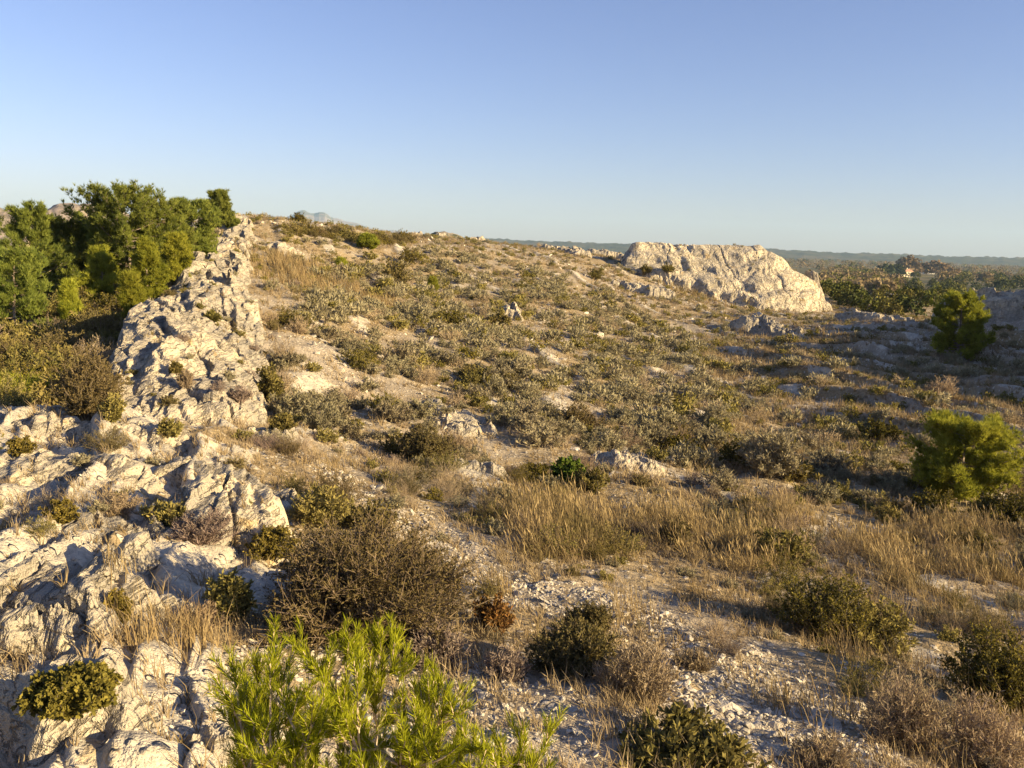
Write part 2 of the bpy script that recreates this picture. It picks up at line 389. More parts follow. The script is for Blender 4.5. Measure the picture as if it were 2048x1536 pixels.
def outcrop(name, label, cat, foot, surf, step, edge=.35, edge_left=None, size=1., rib=.16, lam=.8, seed=1, mat=None, sink=.3, jit=.5, group=None, ragged=.3, bed=None, bmix=.55):
    """foot: outline on the ground; surf(x, y): height of the rock's top; a closed crag standing in the soil"""
    f = np.array([p[:2] for p in foot])
    x0, y0 = f.min(0) - edge * 1.5; x1, y1 = f.max(0) + edge * 1.5
    nx = int((x1 - x0) / step) + 2; ny = int((y1 - y0) / step) + 2
    X, Y = np.meshgrid(np.linspace(x0, x1, nx), np.linspace(y0, y1, ny))
    d = polydist(X, Y, f) + ragged * edge * fbm(X / (edge * 1.6), Y / (edge * 2.4), seed + 50, 4)
    g = ground(X, Y, False)
    e = edge
    prof = sstep(-.25 * e, e, d) ** .8
    S = surf(X, Y)
    det = rock_detail(X, Y, size, seed, rib, lam)
    Z = (g - sink) + np.maximum(S - g + sink, .02) * prof + det * sstep(0, .5, prof) * (.35 + .65 * prof)
    lz = bed or max(.06, 1.25 * rib)                       # beds: steep little risers between flatter treads
    dip_ = Z - .30 * (X * .965 + Y * .26) * (1 if size < 2.4 else 0) + lz * .5 * fbm(X / (1.3 * size), Y / (1.9 * size), seed + 61, 3)
    q_ = dip_ / lz; fr_ = q_ - np.floor(q_)
    Z = Z + bmix * prof * lz * (sstep(.30, .70, fr_) - fr_)
    wx = jit * rib * .5 * fbm(Y / (.4 * size), Z / (.25 * size), seed + 31, 3) * prof; wy = jit * rib * .5 * fbm(X / (.4 * size), Z / (.25 * size), seed + 32, 3) * prof
    keep = d > -.45 * e
    q = grid_faces(ny, nx)
    k = keep.ravel()[q].all(1)
    V = np.stack([X + wx, Y + wy, Z], -1).reshape(-1, 3); q = q[k]
    # close the underside with a skirt running down into the ground, then a floor
    used = np.unique(q); re = np.full(len(V), -1); re[used] = np.arange(len(used)); V = V[used]; q = re[q]
    n = len(V)
    e4 = np.concatenate([q[:, [0, 1]], q[:, [1, 2]], q[:, [2, 3]], q[:, [3, 0]]]); key = np.sort(e4, 1); _, inv, cnt = np.unique(key[:, 0] * n + key[:, 1], return_inverse=True, return_counts=True)
    be = e4[cnt[inv] == 1]
    c = V.mean(0); bot = V.copy(); bot[:, 2] = np.minimum(V[:, 2] - .25, V[:, 2].min() - .05)
    bv = np.unique(be); rb = np.full(n, -1); rb[bv] = n + np.arange(len(bv))
    V = np.concatenate([V, bot[bv]])
    sk = np.stack([be[:, 1], be[:, 0], rb[be[:, 0]], rb[be[:, 1]]], 1)
    q = np.concatenate([q, sk])
    loc = np.array([c[0], c[1], float(ground(np.array([c[0]]), np.array([c[1]]), False)[0])])
    me = make_mesh(name, V - loc, q, [mat or M_ROCK], smooth=False)
    o = link(name, me, loc=loc); tag(o, label, cat, group)
    OUT.append(o); return o
def blob_foot(c, w, d, rot=0., seed=0, n=26, irr=.22):
    a = np.linspace(0, 2 * PI, n, endpoint=False)
    rr = 1 + irr * perlin(np.cos(a) * 1.7 + seed * 3.1, np.sin(a) * 1.7 + seed, seed) * 1.6
    x = w / 2 * rr * np.cos(a); y = d / 2 * rr * np.sin(a)
    cr, sr = math.cos(rot), math.sin(rot)
    return [(c[0] + cr * a_ - sr * b_, c[1] + sr * a_ + cr * b_) for a_, b_ in zip(x, y)]
def lump(c, h, dipx=0., dipy=0., peak=0., w=1., px=0., py=0.):
    """top of a lump h above the ground at c, tilted by dip and peaked around (px, py)"""
    z0 = float(smooth_ground(np.array([c[0]]), np.array([c[1]]))[0])
    def f(x, y):
        dx, dy = x - c[0], y - c[1]
        return np.maximum(smooth_ground(x, y) * .5 + z0 * .5 + h + dipx * dx + dipy * dy + peak * np.exp(-((dx - px) ** 2 + (dy - py) ** 2) / (.12 * w * w)), smooth_ground(x, y) + .03)
    return f

# the long ridge on the left: crest, slab face, right-hand foot
def tps_surf(p): t = TPS([tuple(P(*q)) for q in p], 1e-4, 8.); return lambda x, y: t(x, y)
def tps_world(p, extra, dz): t = TPS([tuple(P(*q)) for q in p] + [(b[0], b[1], b[2] + dz) for b in extra], 1e-4, 8.); return lambda x, y: t(x, y)
fr = [(250,885,12.0),(330,880,12.2),(430,885,12.6),(500,880,13.2),(550,850,14.2),(552,760,17.4),(540,680,20.3),(522,615,24.)]
cr = [(225,825,12.7),(240,760,13.7),(258,690,15.2),(270,645,16.8),(300,600,19.0),(345,590,20.6),(385,573,22.0),(440,575,23),(500,585,25)]
md = [(330,760,13.9),(430,780,14.0),(380,660,17.0),(460,690,17.5),(430,610,20.5),(500,780,15.2),(480,850,13.2),(350,850,12.6)]
back = [P(u, v, d) + np.array([-.55, .25, 0]) for u, v, d in cr]
S = tps_world(fr + cr + md, back, -.25)
foot = [P(*q) for q in fr] + [back[-1], back[-2]] + back[:-2][::-1]
outcrop('rock_ridge', 'tall pale limestone slab ridge with long cracks beside the pine hollow', 'rock ridge', foot, S, .035, edge=.24, size=1.25, rib=.17, lam=1.0, seed=101, bmix=.32)
fr = [(385,575,24.5),(440,580,25),(500,582,26.5),(506,560,30),(506,525,36),(516,480,43),(518,452,49)]
cr = [(362,560,25.5),(372,518,28.5),(395,500,32),(440,482,37),(470,452,43),(480,432,48),(510,432,51)]
md = [(425,545,28.5),(440,520,34),(478,475,42),(495,450,47)]
back = [P(u, v, d) + np.array([-.7, .4, 0]) for u, v, d in cr]
S = tps_world(fr + cr + md, back, -.35)
outcrop('rock_ridge', 'broken limestone crest climbing behind the slab to the lone pine', 'rock ridge', [P(*q) for q in fr] + back[::-1], S, .075, edge=.6, size=1.6, rib=.32, lam=1.5, seed=131, ragged=.45)
# the slice of rock standing free along the ridge's left foot, in its shade
f_ = [P(*q) for q in ((215,850,12.6),(255,850,12.6),(262,760,14.2),(240,700,15.6),(222,760,14.0))]
outcrop('rock_ledge', 'thin limestone blade along the shaded left foot of the slab ridge', 'rock', f_, tps_surf([(215,830,12.6),(245,825,12.6),(250,750,14.2),(240,705,15.6),(225,745,14.0)]), .03, edge=.18, size=.8, rib=.16, lam=.6, seed=141)
# big cream crag at the end of the slope
fr = [(1232,540,76.5),(1290,560,75),(1380,578,73.6),(1460,598,72),(1530,615,70.5),(1605,610,72),(1650,592,75)]
cr = [(1247,508,78),(1275,489,78.5),(1350,493,78.5),(1430,491,78.5),(1508,491,78.5),(1545,504,78.5),(1570,525,78),(1610,552,77.5),(1645,575,77)]
md = [(1300,530,76.6),(1400,535,76.0),(1480,540,75.6),(1552,545,75.2),(1320,546,75.4),(1420,558,74.4),(1520,575,73.2),(1590,580,73.6)]
back = [P(u, v, d) + np.array([.6, 3.4, 0]) for u, v, d in cr]
S = tps_world(fr + cr + md, back, -.9)
outcrop('rock_outcrop', 'huge cream limestone crag rising at the far end of the slope', 'rock outcrop', [P(*q) for q in fr] + [P(1665,585,76)] + back[::-1], S, .085, edge=.8, size=3.2, rib=.17, lam=4.2, seed=151, mat=M_ROCKFAR, jit=1.2, ragged=.5, bed=1.35, bmix=.36)
def small(name, label, u, v, w, d, h, rot=0., step=None, seed=1, edge=None, rib=None, dipx=0., dipy=0., peak=0., px=0., py=0., size=None, lam=None, mat=None, cat='rock', irr=.22, dist=None, **kw):
    c = pix(u, v) if dist is None else P(u, v, dist)
    size = size or max(.35, w * .35); rib = rib or .22 * h + .02
    return outcrop(name, label, cat, blob_foot(c, w, d, rot, seed, irr=irr), lump(c, h, dipx, dipy, peak, w, px, py), step or max(.012, np.hypot(c[0], c[1]) * .0022), edge=edge or min(w, d) * .28, size=size, rib=rib, lam=lam or size * .9, seed=seed, mat=mat, **kw)
# foreground rocks
small('boulder', 'rounded pale boulder in the very corner below the yellow-green bush', 115, 1500, .95, .62, .30, .1, seed=201, rib=.035, size=.7, lam=.7, dipx=-.03, dipy=.0, edge=.22, bmix=.25)
small('boulder', 'big ribbed limestone boulder with a steep shaded right flank', 85, 1310, 1.25, 1.15, .34, .15, seed=205, rib=.10, size=.6, lam=.5, dipx=.10, dipy=.10, edge=.26)
small('boulder', 'pointed limestone wedge standing among the ribs', 268, 1165, .50, .62, .26, -.3, seed=207, rib=.035, size=.5, lam=.5, peak=.08, px=.05, edge=.2)
small('boulder', 'low rough block beside the straw tuft and heath bush', 355, 1262, .40, .40, .16, .4, seed=209, rib=.045, size=.4)
small('boulder', 'grey stone half hidden beside the young pine in the gravel', 440, 1520, .34, .28, .12, 0, seed=211, rib=.03, size=.3)
small('rock_ledge', 'long limestone rib whose blunt right end hangs over the dark shrub', 455, 1085, 1.35, 1.5, .42, .35, seed=213, rib=.09, size=.8, lam=.75, dipx=-.06, dipy=.1, edge=.35)
small('rock_ledge', 'smooth cream ledge running down toward the path', 445, 985, 1.75, 1.1, .26, -.35, seed=217, rib=.07, size=.9, lam=1.1, dipx=-.08, edge=.35)
small('rock_ledge', 'ribbed limestone bank between the pointed wedge and the smooth ledge', 215, 1090, 1.7, 1.2, .22, .45, seed=219, rib=.10, size=.7, lam=.55, edge=.4)
small('rock_ledge', 'broad pale rock shoulder sloping down on the far left', 90, 960, 2.2, 2.2, .22, .3, seed=221, rib=.09, size=.9, lam=.9, dipx=.05, edge=.6)
small('rock_ledge', 'pale rim of rock along the drop to the pine hollow', 150, 872, 3.6, 1.0, .16, .05, seed=223, rib=.10, size=.8, lam=.7, edge=.35)
small('boulder', 'knobbly white stone on the rim of the hollow', 112, 850, .55, .4, .24, .1, seed=225, rib=.05, size=.35)
small('rock_ledge', 'stony crust below the foot of the slab ridge', 540, 888, 1.3, .9, .2, .1, seed=227, rib=.08, size=.6, lam=.6)
small('boulder', 'small rough block lying left of the young pine', 290, 1262, .34, .3, .12, .4, seed=229, rib=.04, size=.3)
small('boulder', 'white stone at the foot of the young pine', 705, 1475, .15, .12, .07, .4, seed=231, rib=.02, size=.2)
small('boulder', 'single pale stone beside the rosette shrub on the gravel', 1405+410, 1480, .16, .13, .07, .4, seed=233, rib=.02, size=.2)
# middle slope
small('rock_ledge', 'pale tilted slab lying in the middle of the shrub slope', 895, 850, 1.8, 3.8, .20, .33, seed=241, rib=.15, size=.9, lam=.8, dipx=-.1, edge=.5)
small('boulder', 'small jagged rock standing on the upper slope', 1022, 636, 1.5, 2.2, .55, .3, seed=243, rib=.26, size=.8, lam=.9, edge=.55, step=.07)
small('rock_mound', 'low stony mound with a sunlit point in the dip', 1255, 948, 1.9, 1.5, .20, -.2, seed=245, rib=.09, size=.6, lam=.55, peak=.22, px=-.3, edge=.5)
small('boulder', 'pale round stone just right of the stony mound', 1332, 935, .45, .4, .22, 0, seed=246, rib=.05, size=.35)
small('rock_ledge', 'dark-sided flat rock in the dip left of the bright green bush', 950, 945, 1.5, .9, .16, .1, seed=247, rib=.08, size=.7)
small('boulder', 'hump of rock with a shaded blue-grey face at the valley mouth', 1520, 672, 4.6, 2.8, .75, -.6, seed=251, rib=.20, size=1.2, lam=1.2, dipx=-.10, dipy=-.05, edge=.95, step=.07, peak=.35)
small('rock_ledge', 'long shaded rock step running right from the hump', 1650, 690, 10.0, 2.0, .55, -.7, seed=253, rib=.26, size=1.4, lam=1.5, edge=.55, step=.08, dipx=-.08, dipy=-.05, dist=49)
small('rock_ledge', 'smooth dark rock back above the long step', 1750, 650, 6.0, 2.2, .6, -.8, seed=255, rib=.18, size=1.4, lam=1.4, edge=.6, step=.08, dist=57, dipx=-.08)
c_ = P(1985, 660, 50)
small('rock_outcrop', 'shadowed grey crag behind the round pine at the picture edge', 2035, 665, 9.5, 4.2, 1.75, -.9, seed=257, rib=.45, bed=.5, ragged=.6, size=1.8, lam=1.6, edge=1.1, step=.08, cat='rock outcrop', dipx=-.06, dist=47)
small('rock_ledge', 'grey rock step in the shade below the crag', 2010, 765, 4.0, 1.6, .4, -.9, seed=259, rib=.15, size=1.1, dist=36, edge=.6, step=.07)
small('rock_outcrop', 'stacked knobby rock on the right end of the big crag', 1622, 560, 2.2, 2.6, 2.9, .2, seed=261, rib=.5, size=.9, lam=1.0, edge=.7, step=.07, dist=78.5, cat='rock outcrop')
small('rock_ledge', 'sunlit bare ledge on the green bank beyond the dip', 1790, 612, 6.5, 3, .6, -.3, seed=263, rib=.2, size=1.4, dist=95, step=.12)
# the skyline
small('boulder', 'pale upright rock on the skyline past the hedge', 878, 492, 1.4, 1.6, .5, 0, seed=271, rib=.2, size=.7, step=.1, dist=73)
small('boulder', 'flat-topped rust-lit rock on the skyline', 832, 478, 1.8, 1.6, .35, 0, seed=273, rib=.15, size=1, step=.1, dist=76)
small('boulder', 'low white rock in the grass of the crest', 955, 492, 2.0, 1.6, .5, 0, seed=275, rib=.25, size=1, step=.1, dist=79)
small('rock_ledge', 'broken ledge stepping down the crest toward the big crag', 1130, 512, 6.0, 2.4, .42, -.3, seed=277, rib=.2, size=1.3, step=.12, dist=81)
small('rock_outcrop', 'pale bank of rock just left of the big crag', 1215, 525, 5.5, 3, 1.0, -.1, seed=279, rib=.2, size=1.4, step=.12, dist=90, cat='rock outcrop')
small('rock_ledge', 'low white rib of stone under the crest rocks', 565, 505, 2.6, 4.0, .28, .3, seed=281, rib=.2, size=1.2, step=.1, dist=43)
small('rock_ledge', 'stony rib half buried right of the slab ridge', 610, 660, 1.6, 3.2, .28, .3, seed=283, rib=.2, size=.9, step=.06)
small('rock_ledge', 'bare rib of stone beneath the tan grass hollow', 1290, 590, 5, 2.6, .5, -.4, seed=285, rib=.22, size=1.2, step=.1, dist=66)
# ------------------------------------------------------------------ placing things on what is built so far
bpy.context.view_layer.update()
DG = bpy.context.evaluated_depsgraph_get()
def hit(u, v):
    ok, loc, nor, idx, ob, _ = SC.ray_cast(DG, Vector(CAM), Vector(ray(u, v)).normalized())
    return np.array(loc) if ok else pix(u, v)
def drop(x, y):
    ok, loc, nor, idx, ob, _ = SC.ray_cast(DG, Vector((x, y, 60)), Vector((0, 0, -1)))
    return (loc[2], ob.name.split('.')[0] if ob else '') if ok else (float(ground(np.array([x]), np.array([y]))[0]), 'ground')
def sees(p, tol=.5):
    d = Vector(p) - Vector(CAM); L = d.length
    ok, loc, *_ = SC.ray_cast(DG, Vector(CAM), d.normalized(), distance=L)
    return (not ok) or (Vector(loc) - Vector(p)).length < tol + .02 * L

# ------------------------------------------------------------------ plant pieces, all arrays
def unit(a): return a / np.maximum(np.linalg.norm(a, axis=-1, keepdims=True), 1e-9)
def rsph(n): return unit(rng.normal(size=(n, 3)))
def perp(d):
    r = rsph(len(d)); return unit(np.cross(d, r))
class MB:
    def __init__(s): s.V, s.T, s.A, s.M, s.n = [], [], [], [], 0
    def add(s, V, T, tint, m=0):
        s.V.append(V); s.T.append(T + s.n); s.A.append(np.broadcast_to(tint, (len(V),)) if np.ndim(tint) else np.full(len(V), tint)); s.M.append(np.full(len(T), m)); s.n += len(V)
    def tubes(s, p0, p1, r_0, r_1, tint=.5, m=0):
        n = len(p0); d = unit(p1 - p0); a = perp(d); b = np.cross(d, a)
        ring = [a, -.5 * a + .866 * b, -.5 * a - .866 * b]
        r_0 = np.broadcast_to(r_0, (n,))[:, None]; r_1 = np.broadcast_to(r_1, (n,))[:, None]
        V = np.stack([p0 + q * r_0 for q in ring] + [p1 + q * r_1 for q in ring], 1).reshape(-1, 3)
        f = np.array([[0, 1, 4], [0, 4, 3], [1, 2, 5], [1, 5, 4], [2, 0, 3], [2, 3, 5]])
        T = (np.arange(n)[:, None, None] * 6 + f[None]).reshape(-1, 3)
        s.add(V, T, np.repeat(np.broadcast_to(tint, (n,)), 6), m)
    def leaves(s, p, d, ln, wd, tint, m=0):
        n = len(p); sd_ = perp(d); ln = np.broadcast_to(ln, (n,))[:, None]; wd = np.broadcast_to(wd, (n,))[:, None]
        V = np.stack([p, p + d * ln * .5 + sd_ * wd * .5, p + d * ln, p + d * ln * .5 - sd_ * wd * .5], 1).reshape(-1, 3)
        T = (np.arange(n)[:, None, None] * 4 + np.array([[0, 1, 2], [0, 2, 3]])[None]).reshape(-1, 3)
        s.add(V, T, np.repeat(np.broadcast_to(tint, (n,)), 4), m)
    def needles(s, p, d, ln, wd, tint, m=0):
        n = len(p); sd_ = perp(d) * np.broadcast_to(wd, (n,))[:, None] * .5
        V = np.stack([p - sd_, p + sd_, p + d * np.broadcast_to(ln, (n,))[:, None]], 1).reshape(-1, 3)
        s.add(V, np.arange(3 * n).reshape(-1, 3), np.repeat(np.broadcast_to(tint, (n,)), 3), m)
    def blades(s, p, d, ln, wd, bend, tint, m=0):
        """grass blades in two pieces, bending over"""
        n = len(p); sd_ = perp(d) * np.broadcast_to(wd, (n,))[:, None] * .5; ln = np.broadcast_to(ln, (n,))[:, None]
        mid = p + d * ln * .55; d2 = unit(d + bend); tip = mid + d2 * ln * .45
        V = np.stack([p - sd_, p + sd_, mid - sd_ * .7, mid + sd_ * .7, tip], 1).reshape(-1, 3)
        T = (np.arange(n)[:, None, None] * 5 + np.array([[0, 1, 3], [0, 3, 2], [2, 3, 4]])[None]).reshape(-1, 3)
        s.add(V, T, np.repeat(np.broadcast_to(tint, (n,)), 5), m)
    def arrays(s): return np.concatenate(s.V), np.concatenate(s.T), np.concatenate(s.A), np.concatenate(s.M)
    def mesh(s, name, mats):
        V, T, A, Mi = s.arrays(); return make_mesh(name, V, T, mats, tint=A, midx=Mi)
def bez(a, b, c, t): return a * (1 - t) ** 2 + 2 * b * t * (1 - t) + c * t * t
def rep(a, k): return np.repeat(a, k, 0)

# colours: c1..c2 of leaf, twig colour
PAL = dict(
 sage=((.18, .158, .095), (.33, .285, .175)), kermes=((.068, .062, .015), (.22, .175, .040)), heath=((.115, .096, .036), (.20, .155, .066)),
 bright=((.075, .125, .02), (.15, .20, .035)), dry=((.22, .165, .10), (.36, .275, .175)), rust=((.12, .09, .03), (.30, .15, .05)), olive=((.12, .108, .032), (.275, .225, .075)),
 mauve=((.16, .125, .10), (.27, .21, .165)))
LM = {k: leaf_mat(k + ' leaves', a, b, .22) for k, (a, b) in PAL.items()}
TW = dict(sage=(.20, .165, .12), kermes=(.15, .125, .095), heath=(.18, .138, .09), bright=(.16, .12, .07), dry=(.30, .23, .16), rust=(.2, .12, .07), olive=(.16, .13, .08), mauve=(.24, .18, .15))
TM = {k: leaf_mat(k + ' twigs', tuple(x * .75 for x in c), tuple(min(1, x * 1.3) for x in c), 0.) for k, c in TW.items()}
STY = dict(  # stems, twigs per stem, leaves per twig, leaf length, leaf width, upward habit, stem radius
 sage=(34, 9, 9, .050, .014, .9, .006), kermes=(40, 10, 15, .021, .013, .3, .005), heath=(60, 12, 13, .024, .009, .5, .0055), bright=(34, 9, 13, .032, .020, .4, .006),
 dry=(50, 10, 4, .035, .006, .8, .004), rust=(34, 9, 10, .03, .012, .5, .004), olive=(36, 9, 9, .042, .016, .5, .006), mauve=(55, 11, 5, .030, .007, .8, .005))
def bush(kind, R, H, seed=0, dens=1., coarse=1., lean=(0, 0)):
    """twigs in one mesh builder and leaves in another; R half width, H height"""
    global rng
    keep = rng; rng = np.random.default_rng(seed)
    ns, nt_, nl, ll, lw, upw, sr = STY[kind]
    ns = int(ns * dens ** .6); nt_ = max(2, int(nt_ * dens ** .4))
    A, B = MB(), MB()
    az = rng.uniform(0, 2 * PI, ns); rho = np.sqrt(rng.uniform(0.02, 1, ns))
    lum = 1 + .38 * perlin(np.cos(az) * 1.4 + seed, np.sin(az) * 1.4, seed)
    e = np.stack([R * rho * np.cos(az) * lum + lean[0], R * rho * np.sin(az) * lum + lean[1], H * (.16 + .84 * np.sqrt(1 - rho ** 2 * .97)) * rng.uniform(.62, 1.08, ns)], 1)
    b = np.stack([R * .14 * np.cos(az) * rho, R * .14 * np.sin(az) * rho, np.full(ns, -.06)], 1)
    c = b + (e - b) * np.array([.30, .30, .55]) + rng.normal(size=(ns, 3)) * .05 * R
    q = [bez(b, c, e, t) for t in (0, .3, .55, .8, 1.)]
    for i in range(4): A.tubes(q[i], q[i + 1], sr * coarse * (1.15 - .25 * i), sr * coarse * (.9 - .25 * i), rng.uniform(0, 1, ns))
    t = rng.uniform(.28, 1, (ns, nt_)).ravel()[:, None]
    bb, cc, ee = rep(b, nt_), rep(c, nt_), rep(e, nt_)
    p = bez(bb, cc, ee, t); tan = unit(bez(bb, cc, ee, np.minimum(t + .05, 1.05)) - p)
    d = unit(tan * .55 + rsph(len(p)) * .75 + np.array([0, 0, upw * .7]))
    L = (.14 * R + .10 * H) * rng.uniform(.5, 1.35, len(p)) * (1.15 - .35 * t[:, 0])
    p2 = p + d * L[:, None]; p2[:, 2] = np.maximum(p2[:, 2], .01)
    A.tubes(p, p2, sr * .45 * coarse, sr * .22 * coarse, rng.uniform(0, 1, len(p)))
    s = rng.uniform(.1, 1.05, (len(p), nl)).ravel()[:, None]
    lp = rep(p, nl) + (rep(p2, nl) - rep(p, nl)) * s
    ld = unit(rep(d, nl) * .7 + rsph(len(lp)) * .8 + np.array([0, 0, .25 * upw]))
    tint = np.clip(rep(rng.uniform(0, 1, ns), nt_ * nl) * .5 + rng.uniform(0, .6, len(lp)), 0, 1)
    sz = rng.uniform(.6, 1.3, len(lp))
    B.leaves(lp, ld, ll * sz * coarse, lw * sz * coarse, tint)
    rng = keep
    return A, B
def shrub_mesh(kind, R, H, seed, dens, coarse, name='shrub'):
    A, B = bush(kind, R, H, seed, dens, coarse)
    va, ta, aa, _ = A.arrays(); vb, tb, ab, _ = B.arrays()
    return make_mesh(name, np.concatenate([va, vb]), np.concatenate([ta, tb + len(va)]), [TM[kind], LM[kind]], tint=np.concatenate([aa, ab]), midx=np.concatenate([np.zeros(len(ta)), np.ones(len(tb))]))
def shrub(u, v, wpx, hpx, kind, label, seed, dens=1., coarse=1., group=None, name='shrub', sink=.03, two=True):
    """a shrub whose foot shows at (u, v), wpx wide and hpx tall in the picture"""
    p = hit(u, v); k = np.linalg.norm(p - CAM) / F
    R, H = wpx * k / 2, hpx * k
    A, B = bush(kind, R, H, seed, dens, coarse)
    o = bpy.data.objects.new(name, None); COL.objects.link(o); o.location = p - np.array([0, 0, sink]); tag(o, label, 'shrub', group)
    link('stems', A.mesh('stems', [TM[kind]]), o); link('foliage', B.mesh('foliage', [LM[kind]]), o)
    return o
NAMED = [  # foot u, v, width, height, kind, density, label
 (735,1272,530,255,'heath',7.,'wide brown twiggy heath bush, the biggest bush beside the stony path'),
 (985,1262,110,90,'rust',1.2,'small rust-orange and green plant in the dark gap right of the big heath bush'),
 (640,1045,170,85,'olive',2.5,'olive green bush behind the big heath bush at the end of the smooth ledge'),
 (740,1060,130,65,'olive',1.6,'low olive bush touching the upper right of the heath bush'),
 (545,1105,120,60,'kermes',1.6,'dark green shrub under the blunt end of the long rib'),
 (860,1330,170,105,'mauve',2.,'pale mauve dry shrub in front of the big heath bush'),
 (1010,1355,110,70,'mauve',1.2,'small mauve twig shrub alone on the gravel'),
 (1150,1345,220,110,'heath',3.,'dark heath shrub with bare crooked twigs in the middle of the gravel'),
 (1180,1260,120,60,'heath',1.2,'low brown shrub at the edge of the pale stones'),
 (1275,1400,190,150,'dry',2.2,'tall tan dry shrub beside the white scree'),
 (1380,1525,310,72,'olive',2.6,'olive small-leaved mat of shrub at the bottom of the white scree'),
 (1385,1335,90,40,'dry',1.4,'tan tuft shrub at the top end of the white scree'),
 (1640,1272,210,150,'kermes',2.6,'dark leafy bush with straw stalks on the right-hand slope'),
 (1745,1290,170,95,'olive',2.,'greener half-bush joined to the right of the dark leafy bush'),
 (140,1398,190,62,'kermes',2.6,'yellow-green small-leaved bush between the two biggest boulders'),
 (455,1235,110,100,'olive',1.4,'upright olive shrub left of the heath bush'),
 (395,1262,120,60,'dry',1.2,'tan dry shrub at the foot of the olive upright one'),
 (235,1232,55,62,'kermes',1.0,'narrow dark shrub wedged right of the ribbed boulder'),
 (235,1025,110,45,'dry',1.2,'straw-coloured tuft shrub on the ribbed bank'),
 (405,1075,140,60,'mauve',1.4,'mauve twiggy cushion along the top of the long rib'),
 (330,1040,100,40,'olive',1.,'olive cushion in a gap of the ribbed bank'),
 (120,1040,80,45,'kermes',1.,'dark cushion in the crack of the left shoulder'),
 (540,806,64,85,'olive',1.6,'upright olive shrub against the right edge of the slab ridge'),
 (565,858,50,36,'olive',1.,'round olive cushion just below the slab ridge edge'),
 (372,775,38,42,'dry',1.,'tuft of straw and green growing in the middle of the slab'),
 (352,745,24,20,'olive',.8,'small spot of green high on the slab'),
 (480,800,60,34,'mauve',.8,'grey cushion on the lower slab'),
 (340,868,50,35,'olive',.8,'olive tuft in the crack at the foot of the slab'),
 (425,640,26,18,'olive',.8,'green tuft on the upper slab'),
 (850,930,140,92,'heath',2.2,'dark brown bush casting shade on the path side'),
 (905,905,90,60,'dry',1.2,'straw bush leaning on the pale tilted slab'),
 (708,862,42,26,'olive',.8,'round dark cushion alone on white stones'),
 (680,838,55,30,'sage',.9,'grey cushion above the round dark one'),
 (1540,952,145,105,'sage',2.6,'biggest rounded grey-green bush on the right-hand flat'),
 (1470,935,90,60,'kermes',1.6,'dark bush in front of the rounded grey-green one'),
 (1590,962,90,50,'olive',1.2,'low bush right of the rounded grey-green one'),
 (1135,962,95,55,'bright',1.8,'bright green leafy bush behind the tall straw'),
 (1180,985,80,55,'olive',1.4,'olive bush in front of the stony mound'),
 (1070,965,90,50,'kermes',1.3,'dark bush left of the bright green one'),
 (1355,912,90,55,'kermes',1.4,'dark green bush behind the pale round stone'),
 (1420,900,80,45,'sage',1.3,'silvery bush between two dark ones'),
 (1760,880,90,50,'kermes',1.2,'dark bush on the edge of a terrace step'),
 (1885,798,75,52,'dry',1.4,'pale bush below the round pine'),
 (595,446,40,24,'kermes',1.6,'round dark bush on the skyline beside the mountain'),
 (790,570,90,62,'olive',1.5,'yellowish bush below the two small pines'),
 (815,530,60,42,'kermes',1.2,'dark bush right of the leaning small pine'),
 (905,650,95,40,'kermes',1.5,'dark spreading bush in the centre of the slope'),
 (1000,655,60,34,'olive',1.,'bush at the left foot of the jagged rock'),
 (1020,760,110,50,'sage',1.6,'broad silvery bush on the lower slope'),
 (1150,860,120,60,'heath',1.6,'brown bush in the hollow of the lower slope'),
 (1190,560,45,28,'kermes',1.,'dark round bush below the crest ledge'),
 (1335,545,40,22,'kermes',1.,'dark tuft at the foot of the big crag'),
 (1290,548,32,24,'olive',.9,'green tuft on the left foot of the big crag'),
 (175,838,120,150,'heath',2.6,'tall bare brown bush in the hollow beside the slab ridge'),
 (225,842,50,60,'olive',1.2,'green bush at the shaded foot of the slab ridge'),
 (40,905,60,36,'kermes',.9,'dark tuft on the rock rim at the picture edge'),
 (1985,1420,190,170,'kermes',3.,'dark bush in shade at the picture edge above the rosette stalks'),
 (1800,1490,210,150,'dry',2.2,'open straw-grey bush with bare stalks in the lower corner'),
 (1960,1530,200,140,'dry',2.2,'straw-tipped bush in the very corner'),
 (1650,1540,150,70,'dry',1.4,'low tan shrub below the white scree'),
 (2010,1060,130,90,'kermes',2.2,'dark undergrowth bush in the shade of the right-hand pine'),
 (1870,1035,120,60,'kermes',1.8,'dark shrub under the left branches of the right-hand pine'),
 (1560,1130,150,80,'olive',1.8,'bushy green patch in the band of tall straw'),
 (1350,1090,90,60,'heath',1.4,'dark hollow bush inside the band of tall straw'),
]
PLACED = []
for i, (u, v, w_, h_, kd, dn, lb) in enumerate(NAMED):
    p = hit(u, v); dd = np.linalg.norm(p - CAM)
    PLACED.append((p[0], p[1], w_ * dd / F / 2))
    NAMED[i] = (p, w_ * dd / F / 2, h_ * dd / F, kd, dn, lb, dd)
